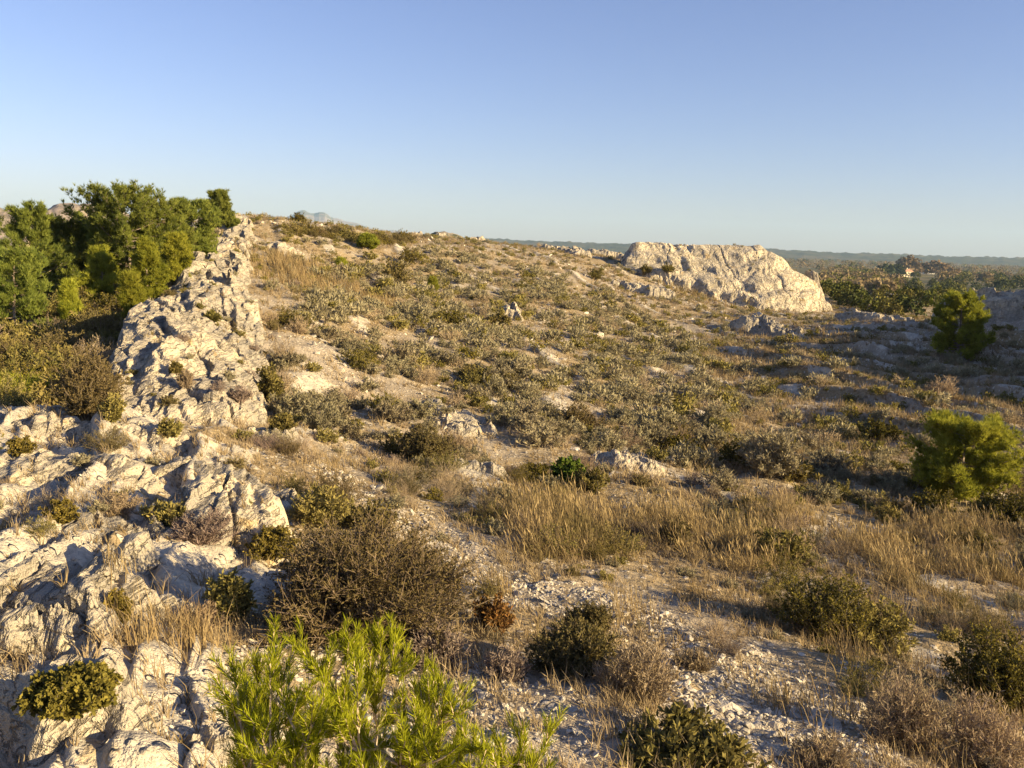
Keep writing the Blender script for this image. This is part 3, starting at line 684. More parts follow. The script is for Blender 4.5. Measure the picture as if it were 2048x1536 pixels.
# ------------------------------------------------------------------ places of the many, looked up before any plant stands
RAND = []          # (x, y, z, R, kind, on screen size, visible, zone)
HOLLOW = world_poly([(-200,850),(210,845),(255,640),(330,575),(430,480),(300,470),(-200,560)])
FLANK = world_poly([(560,860),(700,900),(1000,930),(1250,930),(1500,900),(1450,720),(1250,600),(1000,520),(760,500),(620,560),(560,700)])
RFLAT = world_poly([(1300,930),(1700,1000),(2200,1000),(2200,690),(1450,660),(1400,720)])
def kindof(x, y, zone):
    q = rng.random()
    if zone == 'hollow': return 'heath' if q < .24 else 'olive' if q < .66 else 'kermes' if q < .86 else 'rust' if q < .90 else 'dry'
    if zone == 'flank': return 'sage' if q < .60 else 'olive' if q < .78 else 'dry' if q < .91 else 'kermes'
    if zone == 'flat': return 'sage' if q < .38 else 'olive' if q < .60 else 'dry' if q < .76 else 'kermes' if q < .93 else 'heath'
    return 'sage' if q < .28 else 'olive' if q < .52 else 'dry' if q < .72 else 'heath' if q < .84 else 'mauve' if q < .92 else 'kermes'
def grav0(x, y):
    g = np.zeros(len(x))
    for poly, w_ in GRP: g = np.maximum(g, inpoly(x, y, poly) * w_)
    return g
N = 38000
rr = np.sqrt(rng.uniform(4.5 ** 2, 92 ** 2, N)); aa = rng.uniform(-.62, .60, N)
X, Y = rr * np.sin(aa), rr * np.cos(aa)
inH, inF, inR = inpoly(X, Y, HOLLOW), inpoly(X, Y, FLANK), inpoly(X, Y, RFLAT)
cl = .5 + 1.25 * fbm(X / 3.0, Y / 3.0, 201, 4)
gr_pt = fbm(X / 9., Y / 9., 205, 2)
dens = np.where(inH, 1., np.where(inF, np.clip(1.3 * cl + .05, .06, 1), np.where(inR, np.clip(1.1 * cl - .05, .05, .9), np.clip(1.0 * cl - .1, .04, .8))))
dens = dens * np.where(rocky_mask(X, Y) > .4, .25, 1)
for poly, w_ in GRP:
    dens = np.where(inpoly(X, Y, poly), dens * (1 - .75 * w_), dens)
dens = dens * (1 - .5 * sstep(36, 58, rr) * (1 - inH))
dens = np.where((X > .6) & (rr < 10.5), np.maximum(dens, .35 + .5 * cl) * (1 - .8 * grav0(X, Y)), dens)
ok = rng.random(N) < dens
taken = list(PLACED)
for x, y, h_, f_, r_ in zip(X[ok], Y[ok], inH[ok], inF[ok], inR[ok]):
    zone = 'hollow' if h_ else 'flank' if f_ else 'flat' if r_ else 'other'
    D = math.hypot(x, y)
    R = {'hollow': rng.uniform(.28, .65), 'flank': .13 + .42 * rng.random() ** 1.8, 'flat': .12 + .40 * rng.random() ** 1.9, 'other': .10 + .26 * rng.random() ** 1.6}[zone]
    if D < 9: R *= .66
    if any((x - a) ** 2 + (y - b) ** 2 < (.44 * (R + c)) ** 2 for a, b, c in taken): continue
    taken.append((x, y, R * .75))
    z, on = drop(x, y)
    if on != 'ground':
        R *= .5
        if rng.random() < .45: continue
    u, v, zz = project(np.array([x, y, z + R * .5]))
    vis = -30 < u < 2078 and v < 1580 and sees((x, y, z + R * .7), R)
    RAND.append((x, y, z, R, kindof(x, y, zone), R / D if vis else 0, vis, zone))
RAND.sort(key=lambda t: -t[5])
SINGLES = RAND[:232]; MASS = RAND[232:]

# ------------------------------------------------------------------ named shrubs, each with its own stems and foliage
for i, (p, R, H, kd, dn, lb, dd) in enumerate(NAMED):
    co = 1. if dd < 9 else min(3.2, dd / 9.)
    den = dn if dd < 9 else max(.7, dn * min(1, 14 / dd))
    A, B = bush(kd, R * .84, H * .84, 300 + i, den * (1.5 if dd < 9 else 1.2), co * .9)
    o = bpy.data.objects.new('shrub', None); COL.objects.link(o); o.location = p - np.array([0, 0, .02]); tag(o, lb, 'shrub')
    link('stems', A.mesh('stems', [TM[kd]]), o); link('foliage', B.mesh('foliage', [LM[kd]]), o)

# ------------------------------------------------------------------ the other shrubs: four of each kind, then copies
OFF = [(4.9, 2.6, .8, 1.0), (5.4, 4.2, .7, .9), (6.6, 6.4, .9, 1.1), (4.0, 1.2, .6, .8)]
for i, (x, y, R, H) in enumerate(OFF):
    A, B = bush('kermes', R, H, 380 + i, 2., 1.2)
    o = bpy.data.objects.new('shrub', None); COL.objects.link(o); o.location = (x, y, drop(x, y)[0] - .02); tag(o, 'dark leafy shrub just outside the lower right corner', 'shrub', 'shrubs beside the picture')
    link('stems', A.mesh('stems', [TM['kermes']]), o); link('foliage', B.mesh('foliage', [LM['kermes']]), o)
HR = dict(sage=1.0, olive=1.0, dry=1.15, kermes=.95, heath=1.0, mauve=.95, rust=1.0, bright=1.)
PROTO = {}
def proto(kd, near, j):
    key = (kd, near, j)
    if key not in PROTO:
        PROTO[key] = shrub_mesh(kd, .5, .5 * HR[kd], 500 + 17 * j + len(kd), 1.5 if near else 1.0, .75 if near else 1.5)
    return PROTO[key]
TXT = dict(sage='grey-green', olive='olive green', dry='straw-coloured', kermes='dark green', heath='brown twiggy', mauve='mauve-grey twiggy', rust='rust-tinged', bright='fresh green')
ZTX = dict(hollow='in the scrubby hollow below the pines', flank='on the stony slope below the crest', flat='on the terraced flat before the shaded rocks', other='among the stones and straw')
for n_, (x, y, z, R, kd, ss, vis, zone) in enumerate(SINGLES):
    near = math.hypot(x, y) < 14
    D = math.hypot(x, y)
    zone_t = ZTX[zone] if zone != 'other' else ('among the stones and straw near the path' if D < 16 else 'on the high ground along the skyline' if D > 55 else 'on the upper stony ground')
    o = link('shrub', proto(kd, near, n_ % 4), loc=(x, y, z - .03), rz=rng.uniform(0, 6.28), sc=(R / .5 * rng.uniform(.9, 1.15), R / .5 * rng.uniform(.9, 1.15), R / .5 * rng.uniform(.75, 1.2)))
    tag(o, f'low {TXT[kd]} shrub {zone_t}', 'shrub', f'{TXT[kd]} shrubs {zone_t}')
# what is left of the scrub, past counting
mb = MB(); LK = ['sage', 'olive', 'dry', 'kermes', 'heath', 'mauve', 'rust']
low = {}
for kd in LK:
    for j in range(3):
        A, B = bush(kd, .5, .5 * HR[kd], 900 + j, .55, 2.1); low[kd, j] = (A.arrays(), B.arrays())
lite = {}
for kd in LK:
    for j in range(3):
        V_, T_, A_, _ = bush(kd, .5, .5 * HR[kd], 950 + j, .28, 3.4)[1].arrays(); n4 = len(V_) // 4; pk = np.random.default_rng(j).permutation(n4)[:330]
        lite[kd, j] = (V_.reshape(-1, 4, 3)[pk].reshape(-1, 3), (np.arange(len(pk))[:, None, None] * 4 + np.array([[0, 1, 2], [0, 2, 3]])[None]).reshape(-1, 3), A_.reshape(-1, 4)[pk].ravel())
for n_, (x, y, z, R, kd, ss, vis, zone) in enumerate(MASS):
    a, b = low[kd, n_ % 3]; th = rng.uniform(0, 6.28); c, s_ = math.cos(th), math.sin(th); k = R / .5
    rot = np.array([[c, s_, 0], [-s_, c, 0], [0, 0, 1.]]) * k
    off = np.array([x, y, z - .03])
    if not vis and math.hypot(x, y) > 40: continue
    if math.hypot(x, y) > 24: b = lite[kd, n_ % 3]
    else: mb.add(a[0] @ rot + off, a[1], a[2], LK.index(kd) * 2)
    mb.add(b[0] @ rot + off, b[1], np.clip(b[2] * .8 + rng.uniform(-.1, .3), 0, 1), LK.index(kd) * 2 + 1)
o = link('undergrowth', mb.mesh('undergrowth', sum([[TM[k], LM[k]] for k in LK], [])))
tag(o, 'low mixed garrigue scrub filling the hollow and the slope', 'scrub', kind='stuff')
print('shrubs', len(NAMED), len(SINGLES), len(MASS))

# ------------------------------------------------------------------ straw
M_STRAW = leaf_mat('dry straw', (.255, .195, .108), (.47, .37, .215), .2, (.27, .20, .10))
M_TALL = leaf_mat('tall straw', (.25, .165, .08), (.48, .36, .19), .25, (.20, .155, .07))
TALL = world_poly([(940,1060),(960,985),(1050,990),(1180,1010),(1330,1020),(1560,1020),(1700,1060),(1850,1050),(2120,1060),(2150,1230),(1950,1180),(1800,1190),(1700,1130),(1560,1185),(1400,1145),(1270,1120),(1200,1150),(1130,1120),(1040,1120)])
def tufts(x, y, k, h, wd, spread, mat_i, mbd, two=True, z=None):
    n = len(x); z = ground(x, y) if z is None else z
    b = np.stack([x, y, z - .01], 1); h = np.broadcast_to(h, (n,))
    off = rng.normal(size=(n * k, 3)) * np.array([1, 1, 0]) * rep(h, k)[:, None] * .10
    d = unit(np.stack([rng.normal(0, spread, n * k), rng.normal(0, spread, n * k), np.ones(n * k)], 1) + np.array([-.12, .06, 0]))
    L = rep(h, k) * rng.uniform(.45, 1.1, n * k); tint = np.clip(rep(rng.uniform(0, .7, n), k) + rng.uniform(0, .4, n * k), 0, 1)
    W = np.broadcast_to(wd, (n,))
    if two: mbd.blades(rep(b, k) + off, d, L, rep(W, k), rng.normal(size=(n * k, 3)) * .3 + np.array([-.2, .1, -.15]), tint, mat_i)
    else: mbd.needles(rep(b, k) + off, d, L, rep(W, k), tint, mat_i)
def scatter(n, r1, r2, a=.66, p=2.):
    r = (rng.uniform(r1 ** p, r2 ** p, n)) ** (1 / p); t = rng.uniform(-a, a, n); return r * np.sin(t), r * np.cos(t), r
def grav_at(x, y):
    g = np.zeros(len(x))
    for poly, w_ in GRP: g = np.maximum(g, inpoly(x, y, poly) * w_)
    return g
mb = MB()
x, y, r = scatter(34000, 2.6, 16, p=1.5)
f = .42 + .95 * fbm(x / 1.5, y / 1.5, 301, 3); keep = rng.random(len(x)) < np.clip(f, 0, 1) * (1 - .9 * grav_at(x, y)) * np.where(rocky_mask(x, y) > .4, .35, .9)
x, y, r = x[keep], y[keep], r[keep]; tufts(x, y, 11, rng.uniform(.05, .19, len(x)), .0035 + .0003 * r, .42, 0, mb)
x, y, r = scatter(60000, 15, 90, p=1.3)
f = .45 + .9 * fbm(x / 3., y / 3., 302, 3) + .3 * inpoly(x, y, RFLAT); keep = rng.random(len(x)) < np.clip(f, 0, 1) * (1 - .7 * grav_at(x, y))
x, y, r = x[keep], y[keep], r[keep]; tufts(x, y, 9, rng.uniform(.10, .32, len(x)) * np.where(inpoly(x, y, RFLAT), 1.35, 1.), .006 + .00042 * r, .5, 0, mb, False)
x, y, r = scatter(42000, 19, 62, a=.6, p=1.6)
keep = inpoly(x, y, RFLAT) & (rng.random(len(x)) < np.clip(.5 + 1.1 * fbm(x / 2.2, y / 4.4, 305, 3), 0, 1)); x, y, r = x[keep], y[keep], r[keep]
tufts(x, y, 10, rng.uniform(.12, .34, len(x)), .005 + .0004 * r, .35, 0, mb, False)
o = link('dry_grass', mb.mesh('dry_grass', [M_STRAW])); tag(o, 'short dry straw grass between the stones', 'grass', kind='stuff')
mb = MB()
bx = np.array(TALL)[:, :2]; x = rng.uniform(*[f(bx[:, 0]) for f in (np.min, np.max)], 30000); y = rng.uniform(*[f(bx[:, 1]) for f in (np.min, np.max)], 30000)
d = np.zeros(len(x)); d = polydist(x, y, TALL); keep = (d + .8 * fbm(x / 1.2, y / 1.2, 303, 3) > .15) & (rng.random(len(x)) < np.clip(.42 + 1.9 * fbm(x / .9, y / .9, 304, 3), .02, 1))
x, y = x[keep][:4200], y[keep][:4200]
print('tall', len(x))
hh = rng.uniform(.14, .42, len(x)) * np.clip(1 + .5 * fbm(x / 1.6, y / 1.6, 306, 2), .5, 1.4)
hh = hh * np.clip(.4 + .6 * polydist(x, y, TALL) / .8, .35, 1)
tufts(x, y, 7, hh, .0056, .27, 0, mb)
# small tufts rooted in the cracks of the slab ridge and the near ledges
RIDGE = world_poly([(300,870),(540,850),(545,760),(520,640),(500,450),(470,450),(380,520),(290,620)])
bx2 = np.array(RIDGE)[:, :2]; n = 0
cx, cy = rng.uniform(bx2[:, 0].min(), bx2[:, 0].max(), 900), rng.uniform(bx2[:, 1].min(), bx2[:, 1].max(), 900)
kk = inpoly(cx, cy, RIDGE) & (rng.random(900) < np.clip(.35 + 1.2 * fbm(cx / 1.1, cy / 1.8, 317, 2), 0, 1)); cx, cy = cx[kk], cy[kk]
tufts(cx, cy, 12, rng.uniform(.08, .24, len(cx)), .012, .5, 0, mb, z=np.array([drop(a, b)[0] for a, b in zip(cx, cy)]))
cx, cy = rng.uniform(-8, -1, 400), rng.uniform(2.5, 11.5, 400); kk = (rocky_mask(cx, cy) > .5) & (fbm(cx / .7, cy / .9, 318, 3) > .05); cx, cy = cx[kk], cy[kk]
tufts(cx, cy, 12, rng.uniform(.06, .20, len(cx)), .0055, .55, 0, mb, z=np.array([drop(a, b)[0] for a, b in zip(cx, cy)]))
# seed heads on some stalks
n = len(x); b = np.stack([x, y, ground(x, y)], 1)
tip = b + np.stack([rng.normal(0, .10, n) - .07, rng.normal(0, .10, n) + .04, hh * rng.uniform(.95, 1.25, n)], 1)
mb.tubes(b, tip, .003, .002, rng.uniform(.3, 1, n)); mb.leaves(tip - np.array([0, 0, .05]), unit(np.stack([rng.normal(0, .3, n) - .2, rng.normal(0, .3, n), np.ones(n)], 1)), rng.uniform(.08, .15, n), .014, rng.uniform(.4, 1, n))
# straw patches and single stalks elsewhere
for (u, v, w_, h_, n) in [(285,1335,100,.30,22),(225,1290,50,.26,10),(640,1470,60,.3,8),(1260,1230,120,.45,24),(1560,1400,160,.30,26),(1800,1460,200,.35,34),(1960,1440,140,.35,34),(620,1290,50,.3,10),(1100,1300,60,.3,8),
                          (400,1330,90,.25,30),(640,930,140,.22,60),(940,905,70,.3,40),(1900,1230,200,.4,80),(1000,1180,60,.35,20),(1700,1330,150,.35,26),(1820,620,80,.8,30),(1650,700,120,.6,70),(1500,590,130,.7,120),(1380,585,120,.7,120),(600,560,160,.6,260),(680,590,150,.6,260),(570,530,120,.6,160),(760,610,110,.5,140),(1560,610,80,.8,90)]:
    p = pix(u, v); k = np.linalg.norm(p - CAM) / F; R = w_ * k / 2
    x = p[0] + rng.normal(0, R * .5, n); y = p[1] + rng.normal(0, R * .9, n); z = np.array([drop(a, b)[0] for a, b in zip(x, y)])
    kp = z - ground(x, y) < .35; x, y, z = x[kp], y[kp], z[kp]; n = len(x)
    tufts(x, y, 7, rng.uniform(.6, 1.2, n) * h_, max(.005, .0005 * np.linalg.norm(p)), .2, 0, mb, z=z)
o = link('tall_grass', mb.mesh('tall_grass', [M_TALL])); tag(o, 'tall blond straw stalks standing in a band across the slope', 'grass', kind='stuff')

# ------------------------------------------------------------------ scree: loose chips of limestone
def stone_mat():
    s = NT('loose limestone chips')
    c = s.mix(s.attr('tint'), (.30, .27, .22), (.64, .565, .45))
    c = s.mix(s.ramp(s.noise(40, 3), .45, .7, 0, .5), c, (.24, .21, .17))
    return s.surface(c, .9, s.bump(s.noise(60, 3), .01).outputs[0], .15)
M_STONE = stone_mat()
import bmesh
bm = bmesh.new(); bmesh.ops.create_icosphere(bm, subdivisions=1, radius=1.); ico_v = np.array([v.co[:] for v in bm.verts]); ico_f = np.array([[v.index for v in f.verts] for f in bm.faces]); bm.free()
def stones(x, y, size, mbd, lift=.15):
    n = len(x); m = len(ico_v)
    V = ico_v[None] * rng.uniform(.62, 1.25, (n, m, 1))
    cut = rsph(n)[:, None, :]; dd = (V * cut).sum(-1, keepdims=True); V = V - cut * np.maximum(dd - .35, 0)         # a broken face
    cut = rsph(n)[:, None, :]; dd = (V * cut).sum(-1, keepdims=True); V = V - cut * np.maximum(dd - .4, 0)
    V = V * np.stack([rng.uniform(.7, 1.35, n), rng.uniform(.6, 1.1, n), rng.uniform(.35, .75, n)], 1)[:, None, :]
    th = rng.uniform(0, 6.28, n); c, s = np.cos(th)[:, None], np.sin(th)[:, None]; tl = rng.normal(0, .35, n)[:, None]
    X = V[..., 0] * c - V[..., 1] * s; Yy = V[..., 0] * s + V[..., 1] * c; Z = V[..., 2] + X * tl
    V = np.stack([X, Yy, Z], -1) * size[:, None, None] + np.stack([x, y, ground(x, y) + size * lift * .3], 1)[:, None, :]
    mbd.add(V.reshape(-1, 3), (np.arange(n)[:, None, None] * m + ico_f[None]).reshape(-1, 3), np.repeat(np.clip(rng.normal(.5, .28, n), 0, 1), m))
mb = MB()
x, y, r = scatter(120000, 2.4, 15, p=1.6)
g = grav_at(x, y); f = np.clip(.10 + .5 * fbm(x / .9, y / .9, 311, 3), .03, 1); keep = rng.random(len(x)) < np.maximum(np.where(rocky_mask(x, y) > .5, .9, 1) * f * .55, g)
x, y, r, g = x[keep], y[keep], r[keep], g[keep]
stones(x, y, np.exp(rng.normal(math.log(.0105), .55, len(x))) * (.75 + .45 * g) * (.8 + .035 * r), mb)
x, y, r = scatter(16000, 14, 80, p=1.4)
g = grav_at(x, y); f = np.clip(.08 + .7 * fbm(x / 2.5, y / 3.5, 312, 3), 0, 1); keep = rng.random(len(x)) < np.maximum(f, g)
x, y, r = x[keep], y[keep], r[keep]; stones(x, y, np.exp(rng.normal(math.log(.05), .5, len(x))) * (.6 + .022 * r), mb)
print('stones', mb.n // len(ico_v))
o = link('gravel', mb.mesh('gravel', [M_STONE])); tag(o, 'loose chips of pale limestone scattered over the ground', 'gravel', kind='stuff')
# ------------------------------------------------------------------ pines
M_NEEDLE = leaf_mat('pine needles', (.11, .14, .03), (.29, .31, .065), .42)
M_NEEDLE2 = leaf_mat('bright pine needles', (.17, .195, .024), (.42, .41, .06), .42)
M_NEEDLE3 = leaf_mat('young pine needles', (.21, .25, .011), (.50, .50, .038), .32)
def bark_mat():
    s = NT('pine bark')
    c = s.mix(s.ramp(s.noise(12, 4), .35, .65), (.16, .12, .09), (.36, .30, .24))
    return s.surface(c, .9, s.bump(s.noise(30, 4), .02).outputs[0])
M_BARK = bark_mat()
def profile(kind, t):
    if kind == 'round': return np.sin(PI * np.clip(.22 + .68 * t, 0, 1)) ** .55
    if kind == 'cone': return np.clip(1.06 - t, .05, 1) ** .75 * sstep(-.1, .15, t)
    if kind == 'open': return .55 + .45 * np.sin(PI * t * 1.5 + .4) * (1 - t) - .28 * t
    return np.clip(1.03 - t, .05, 1) ** .5
def pine_parts(seed, H, R, nl, shape='round', start=.08, nw=.016, nlen=.13, dens=1., lean=.0, tuft=10):
    global rng
    keep = rng; rng = np.random.default_rng(seed)
    T, L, C = MB(), MB(), MB()
    tz = np.linspace(0, 1, 9); wob = np.stack([lean * tz * H + .03 * H * np.cumsum(rng.normal(0, .35, 9)) * tz, .03 * H * np.cumsum(rng.normal(0, .35, 9)) * tz, tz * H * .97], 1)
    wob[0] = (0, 0, -.1)
    rad_ = .022 * H * (1.08 - tz) + .006
    T.tubes(wob[:-1], wob[1:], rad_[:-1], rad_[1:], .5)
    def axis(t):
        i = np.clip(t * 8, 0, 7.999); k = i.astype(int); f = (i - k)[:, None]; return wob[k] * (1 - f) + wob[k + 1] * f
    t = np.sort(rng.uniform(start, .99, nl)); az = np.arange(nl) * 2.4 + rng.normal(0, .5, nl)
    ln = R * profile(shape, t) * rng.uniform(.62, 1.15, nl) * (1 + .28 * perlin(np.cos(az) * 1.1 + seed, np.sin(az) * 1.1 + t * 2.5, seed))
    a = axis(t); out = np.stack([np.cos(az), np.sin(az), np.zeros(nl)], 1)
    rise = (.10 + .60 * t) * rng.uniform(.5, 1.3, nl)
    e = a + out * ln[:, None] + np.array([0, 0, 1]) * (ln * rise)[:, None]; e[:, 2] = np.minimum(e[:, 2], H * 1.02)
    m = a + out * (ln * .6)[:, None] + np.array([0, 0, 1]) * (ln * (rise * .35 - .06))[:, None]
    q = [bez(a, m, e, s) for s in (0, .25, .5, .75, 1.)]; br = .010 * H * (1.1 - t) * .6 + .005
    for i in range(4): L.tubes(q[i], q[i + 1], br * (1 - .22 * i), br * (.8 - .22 * i), .6)
    nt_ = int(13 * dens)
    s = rng.uniform(.28, 1., (nl, nt_)).ravel()[:, None]; aa_, mm, ee = rep(a, nt_), rep(m, nt_), rep(e, nt_)
    p = bez(aa_, mm, ee, s); tan = unit(ee - aa_)
    d = unit(tan * .7 + rsph(len(p)) * .6 + np.array([0, 0, .75])); tl = (.10 * rep(ln, nt_) + .035 * H) * rng.uniform(.5, 1.4, len(p))
    p2 = p + d * tl[:, None]; L.tubes(p, p2, .006, .003, .6)
    kt = 8
    f = np.tile(np.linspace(.25, 1.05, kt), len(p))[:, None]; c = rep(p, kt) + (rep(p2, kt) - rep(p, kt)) * f + rng.normal(size=(len(p) * kt, 3)) * .05
    cd = rep(d, kt); K = tuft
    nd = unit(rep(cd, K) * .75 + rsph(len(c) * K) * .75 + np.array([0, 0, .35]))
    tint = np.clip(rep(rng.uniform(0, .75, len(p)), kt * K) + rng.uniform(0, .3, len(nd)), 0, 1)
    C.needles(rep(c, K), nd, nlen * rng.uniform(.7, 1.25, len(nd)), nw, tint)
    rng = keep
    return T, L, C
def pine(u, d, vtop, vbase, wpx, label, seed, nl=60, shape='round', mat=None, name='pine_tree', cat='pine tree', group=None, tuft=10, start=.08, lean=0., dens=1., at=None):
    """a pine standing on the ground in the direction u at the distance d, its top showing at vtop"""
    q = P(u, vbase, d) if at is None else at
    z, _ = drop(q[0], q[1]) if at is None else (q[2], '')
    top_z = P(u, vtop, q[1])[2]
    H = (top_z - z) * (.93 if u < 450 else 1.); R = (1.0 if u < 450 else .84) * wpx * np.linalg.norm(q - CAM) / F / 2; D = np.linalg.norm(q - CAM)
    T, L, C = pine_parts(seed, H, R, nl, shape, start, max(.008, .00060 * D), .07 + .0021 * D, dens, lean, tuft)
    o = bpy.data.objects.new(name, None); COL.objects.link(o); o.location = (q[0], q[1], z); tag(o, label, cat, group)
    tr = link('trunk', T.mesh('trunk', [M_BARK]), o); link('branches', L.mesh('branches', [M_BARK]), o); link('crown', C.mesh('crown', [mat or M_NEEDLE]), o)
    print(name, label[:30], 'H %.1f R %.1f' % (H, R))
    return o
pine(60, 27.2, 402, 600, 215, 'big open pine with a pale leaning trunk at the left picture edge', 11, 62, 'open', start=.14)
pine(130, 30.4, 440, 590, 120, 'shorter pine filling in behind the big open one', 13, 50)
pine(262, 28.8, 372, 590, 170, 'tallest pine with a dense rounded crown', 17, 95, 'round', start=.05, tuft=11)
pine(325, 30, 402, 580, 110, 'pine merging with the right side of the tallest one', 19, 62, 'round')
pine(388, 32.8, 402, 545, 90, 'slim pine between the tallest one and the crest pine', 23, 52, 'round')
pine(440, 44, 382, 500, 72, 'narrow flat-topped pine standing on the rocky crest', 29, 46, 'top', start=.2)
pine(30, 21.6, 500, 650, 105, 'young bushy pine below the big open one at the picture edge', 31, 46, 'round')
pine(205, 26.4, 492, 605, 80, 'young pale green pine in front of the dark gap', 37, 44, 'cone', M_NEEDLE2)
pine(295, 25.6, 472, 570, 75, 'young bright pine in front of the tallest one', 41, 42, 'cone', M_NEEDLE2)
pine(355, 27.2, 462, 560, 68, 'young bright pine with upright shoots near the ridge', 43, 42, 'cone', M_NEEDLE2)
pine(268, 21.6, 545, 620, 50, 'small pointed pine close to the slab ridge', 47, 34, 'cone', M_NEEDLE2)
pine(138, 23.2, 562, 618, 30, 'tiny pointed pine standing alone in the scrub', 53, 26, 'cone', M_NEEDLE2)
pine(170, 33.6, 425, 560, 90, 'dark pine at the back of the gap', 59, 44)
pine(-60, 28.8, 430, 600, 160, 'pine mostly cut off by the left picture edge', 61, 50)
pine(35, 12.8, 778, 860, 150, 'bright young pine top rising behind the rock rim', 67, 60, 'round', M_NEEDLE2)
pine(735, 52, 474, 535, 52, 'bright leaning young pine high on the slope', 71, 36, 'cone', M_NEEDLE2, lean=-.2)
pine(682, 44, 523, 556, 20, 'tiny pointed pine on the tan grass', 73, 22, 'cone', M_NEEDLE2)
pine(636, 44, 540, 557, 30, 'tiny squat pine left of the pointed one', 79, 20, 'round', M_NEEDLE)
pine(865, 46, 562, 585, 24, 'tiny bright pine sprout in the middle of the slope', 81, 18, 'cone', M_NEEDLE2)
pine(1914, 41, 596, 728, 108, 'round bushy pine in front of the shadowed crag', 83, 84, 'round', M_NEEDLE2, start=.03, tuft=10)
pine(1914, 17.4, 850, 1015, 190, 'bright green spreading young pine on the right', 89, 66, 'round', M_NEEDLE2, start=.04, tuft=13, dens=1.3)

# ------------------------------------------------------------------ the young pine at the photographer's feet
def sapling():
    global rng
    keep = rng; rng = np.random.default_rng(404)
    tips = [(545,1232,2.55),(505,1290,2.5),(470,1322,2.45),(585,1262,2.55),(622,1318,2.5),(668,1258,2.65),(705,1262,2.6),(745,1240,2.7),(792,1240,2.75),(765,1292,2.65),(828,1345,2.55),(880,1338,2.55),(600,1378,2.4),
            (640,1330,2.45),(690,1352,2.45),(738,1338,2.55),(782,1398,2.4),(852,1398,2.4),(905,1388,2.4),(938,1392,2.4),(502,1420,2.25),(545,1405,2.3),(580,1450,2.2),(642,1425,2.25),(702,1418,2.3),(802,1452,2.25),
            (862,1440,2.25),(922,1450,2.25),(1002,1458,2.3),(1045,1440,2.3),(1102,1432,2.3),(1065,1498,2.2),(482,1480,2.15),(540,1500,2.1),(610,1505,2.1),(680,1500,2.1),(750,1490,2.15),(830,1510,2.1),(900,1510,2.1),(960,1515,2.15),
            (460,1380,2.35),(525,1345,2.4),(560,1310,2.5),(655,1380,2.35),(720,1450,2.2),(815,1290,2.65),(890,1290+70,2.5),(980,1490,2.2),(450,1540,2.1),(560,1560,2.0),(640,1570,2.0),(730,1560,2.0),(880,1570,2.0),(1000,1560,2.1),(1090,1530,2.2)]
    tips += [(455 + 640 * rng.random() ** 1.1, 0, 0) for _ in range(84)]
    tips = [t if t[2] else (t[0], np.interp(t[0], [440, 560, 800, 900, 1000, 1110], [1330, 1270, 1270, 1370, 1450, 1470]) + rng.uniform(20, 250), rng.uniform(2.05, 2.6)) for t in tips]
    SCL = .74
    tip = np.array([P(t[0], t[1] + 22, t[2] * SCL) for t in tips]); g0 = P(690, 1760, 1.55); g0[2] = float(ground(g0[0:1], g0[1:2])[0])
    W, N_ = MB(), MB()
    # six boughs from the base, every shoot joining the nearest bough
    ends = np.array([P(a, b, c * SCL) for a, b, c in ((530, 1330, 2.5), (480, 1440, 2.3), (670, 1350, 2.6), (770, 1340, 2.65), (860, 1450, 2.45), (930, 1480, 2.3), (1060, 1530, 2.25), (610, 1490, 2.2), (720, 1500, 2.2), (800, 1530, 2.2), (540, 1520, 2.2))])
    mids = g0 + (ends - g0) * np.array([.62, .6, .36]) + rng.normal(0, .02, ends.shape)
    ts = np.linspace(0, 1, 9)
    line = np.stack([bez(g0[None], mids, ends, t) for t in ts], 1)      # bough, step
    for i in range(8): W.tubes(line[:, i], line[:, i + 1], .009 - .0008 * i, .0082 - .0008 * i, .6)
    nodes = line[:, 2:].reshape(-1, 3)
    K = 100
    for tp in tip:
        dv = tp - nodes; dist = np.linalg.norm(dv, axis=1); cost = dist + .5 * np.hypot(dv[:, 0], dv[:, 1]) + 2. * np.maximum(0, .05 - dv[:, 2]) + np.where(dist < .09, .2, 0)
        b = nodes[int(np.argmin(cost))]
        m = b + (tp - b) * np.array([.62, .62, .30])
        pts_ = np.array([bez(b, m, tp, t) for t in np.linspace(0, 1, 7)])
        W.tubes(pts_[:-1], pts_[1:], np.linspace(.0032, .0019, 6), np.linspace(.003, .0016, 6), .7)
        L = np.linalg.norm(tp - b); span = min(1., .058 / max(L, .01))
        shoots = [(pts_, span, K)]
        for _ in range(rng.integers(2, 5)):                     # side shoots
            t = rng.uniform(.25, .9); p = bez(b, m, tp, t); ax = unit((tp - b)[None])[0]
            d = unit((ax * .55 + rsph(1)[0] * .75 + np.array([0, 0, .7]))[None])[0]; l = rng.uniform(.035, .07)
            sp = np.array([p + d * l * f + np.array([0, 0, .012 * f * f]) for f in np.linspace(0, 1, 5)])
            W.tubes(sp[:-1], sp[1:], .0017, .0014, .7); shoots.append((sp, .9, int(K * .65)))
        for sp, span_, k in shoots:
            k *= 1
            f = 1 - rng.uniform(0, span_, k) ** 1.0; i = np.clip(f * (len(sp) - 1), 0, len(sp) - 1.001); j = i.astype(int); fr_ = (i - j)[:, None]
            p = sp[j] * (1 - fr_) + sp[j + 1] * fr_; ax = unit(sp[j + 1] - sp[j])
            d = unit(ax * rng.uniform(.75, 1.5, k)[:, None] + perp(ax) * rng.uniform(.42, .95, k)[:, None] + np.array([0, 0, .18]))
            ln_ = rng.uniform(.022, .037, k); td = rng.uniform(0, .35)
            tt = np.clip(td + .65 * rng.uniform(0, 1, k), 0, 1)
            N_.blades(p, d, ln_, .0018, rng.normal(size=(k, 3)) * .12 + np.array([0, 0, .12]), tt)
    rng = keep
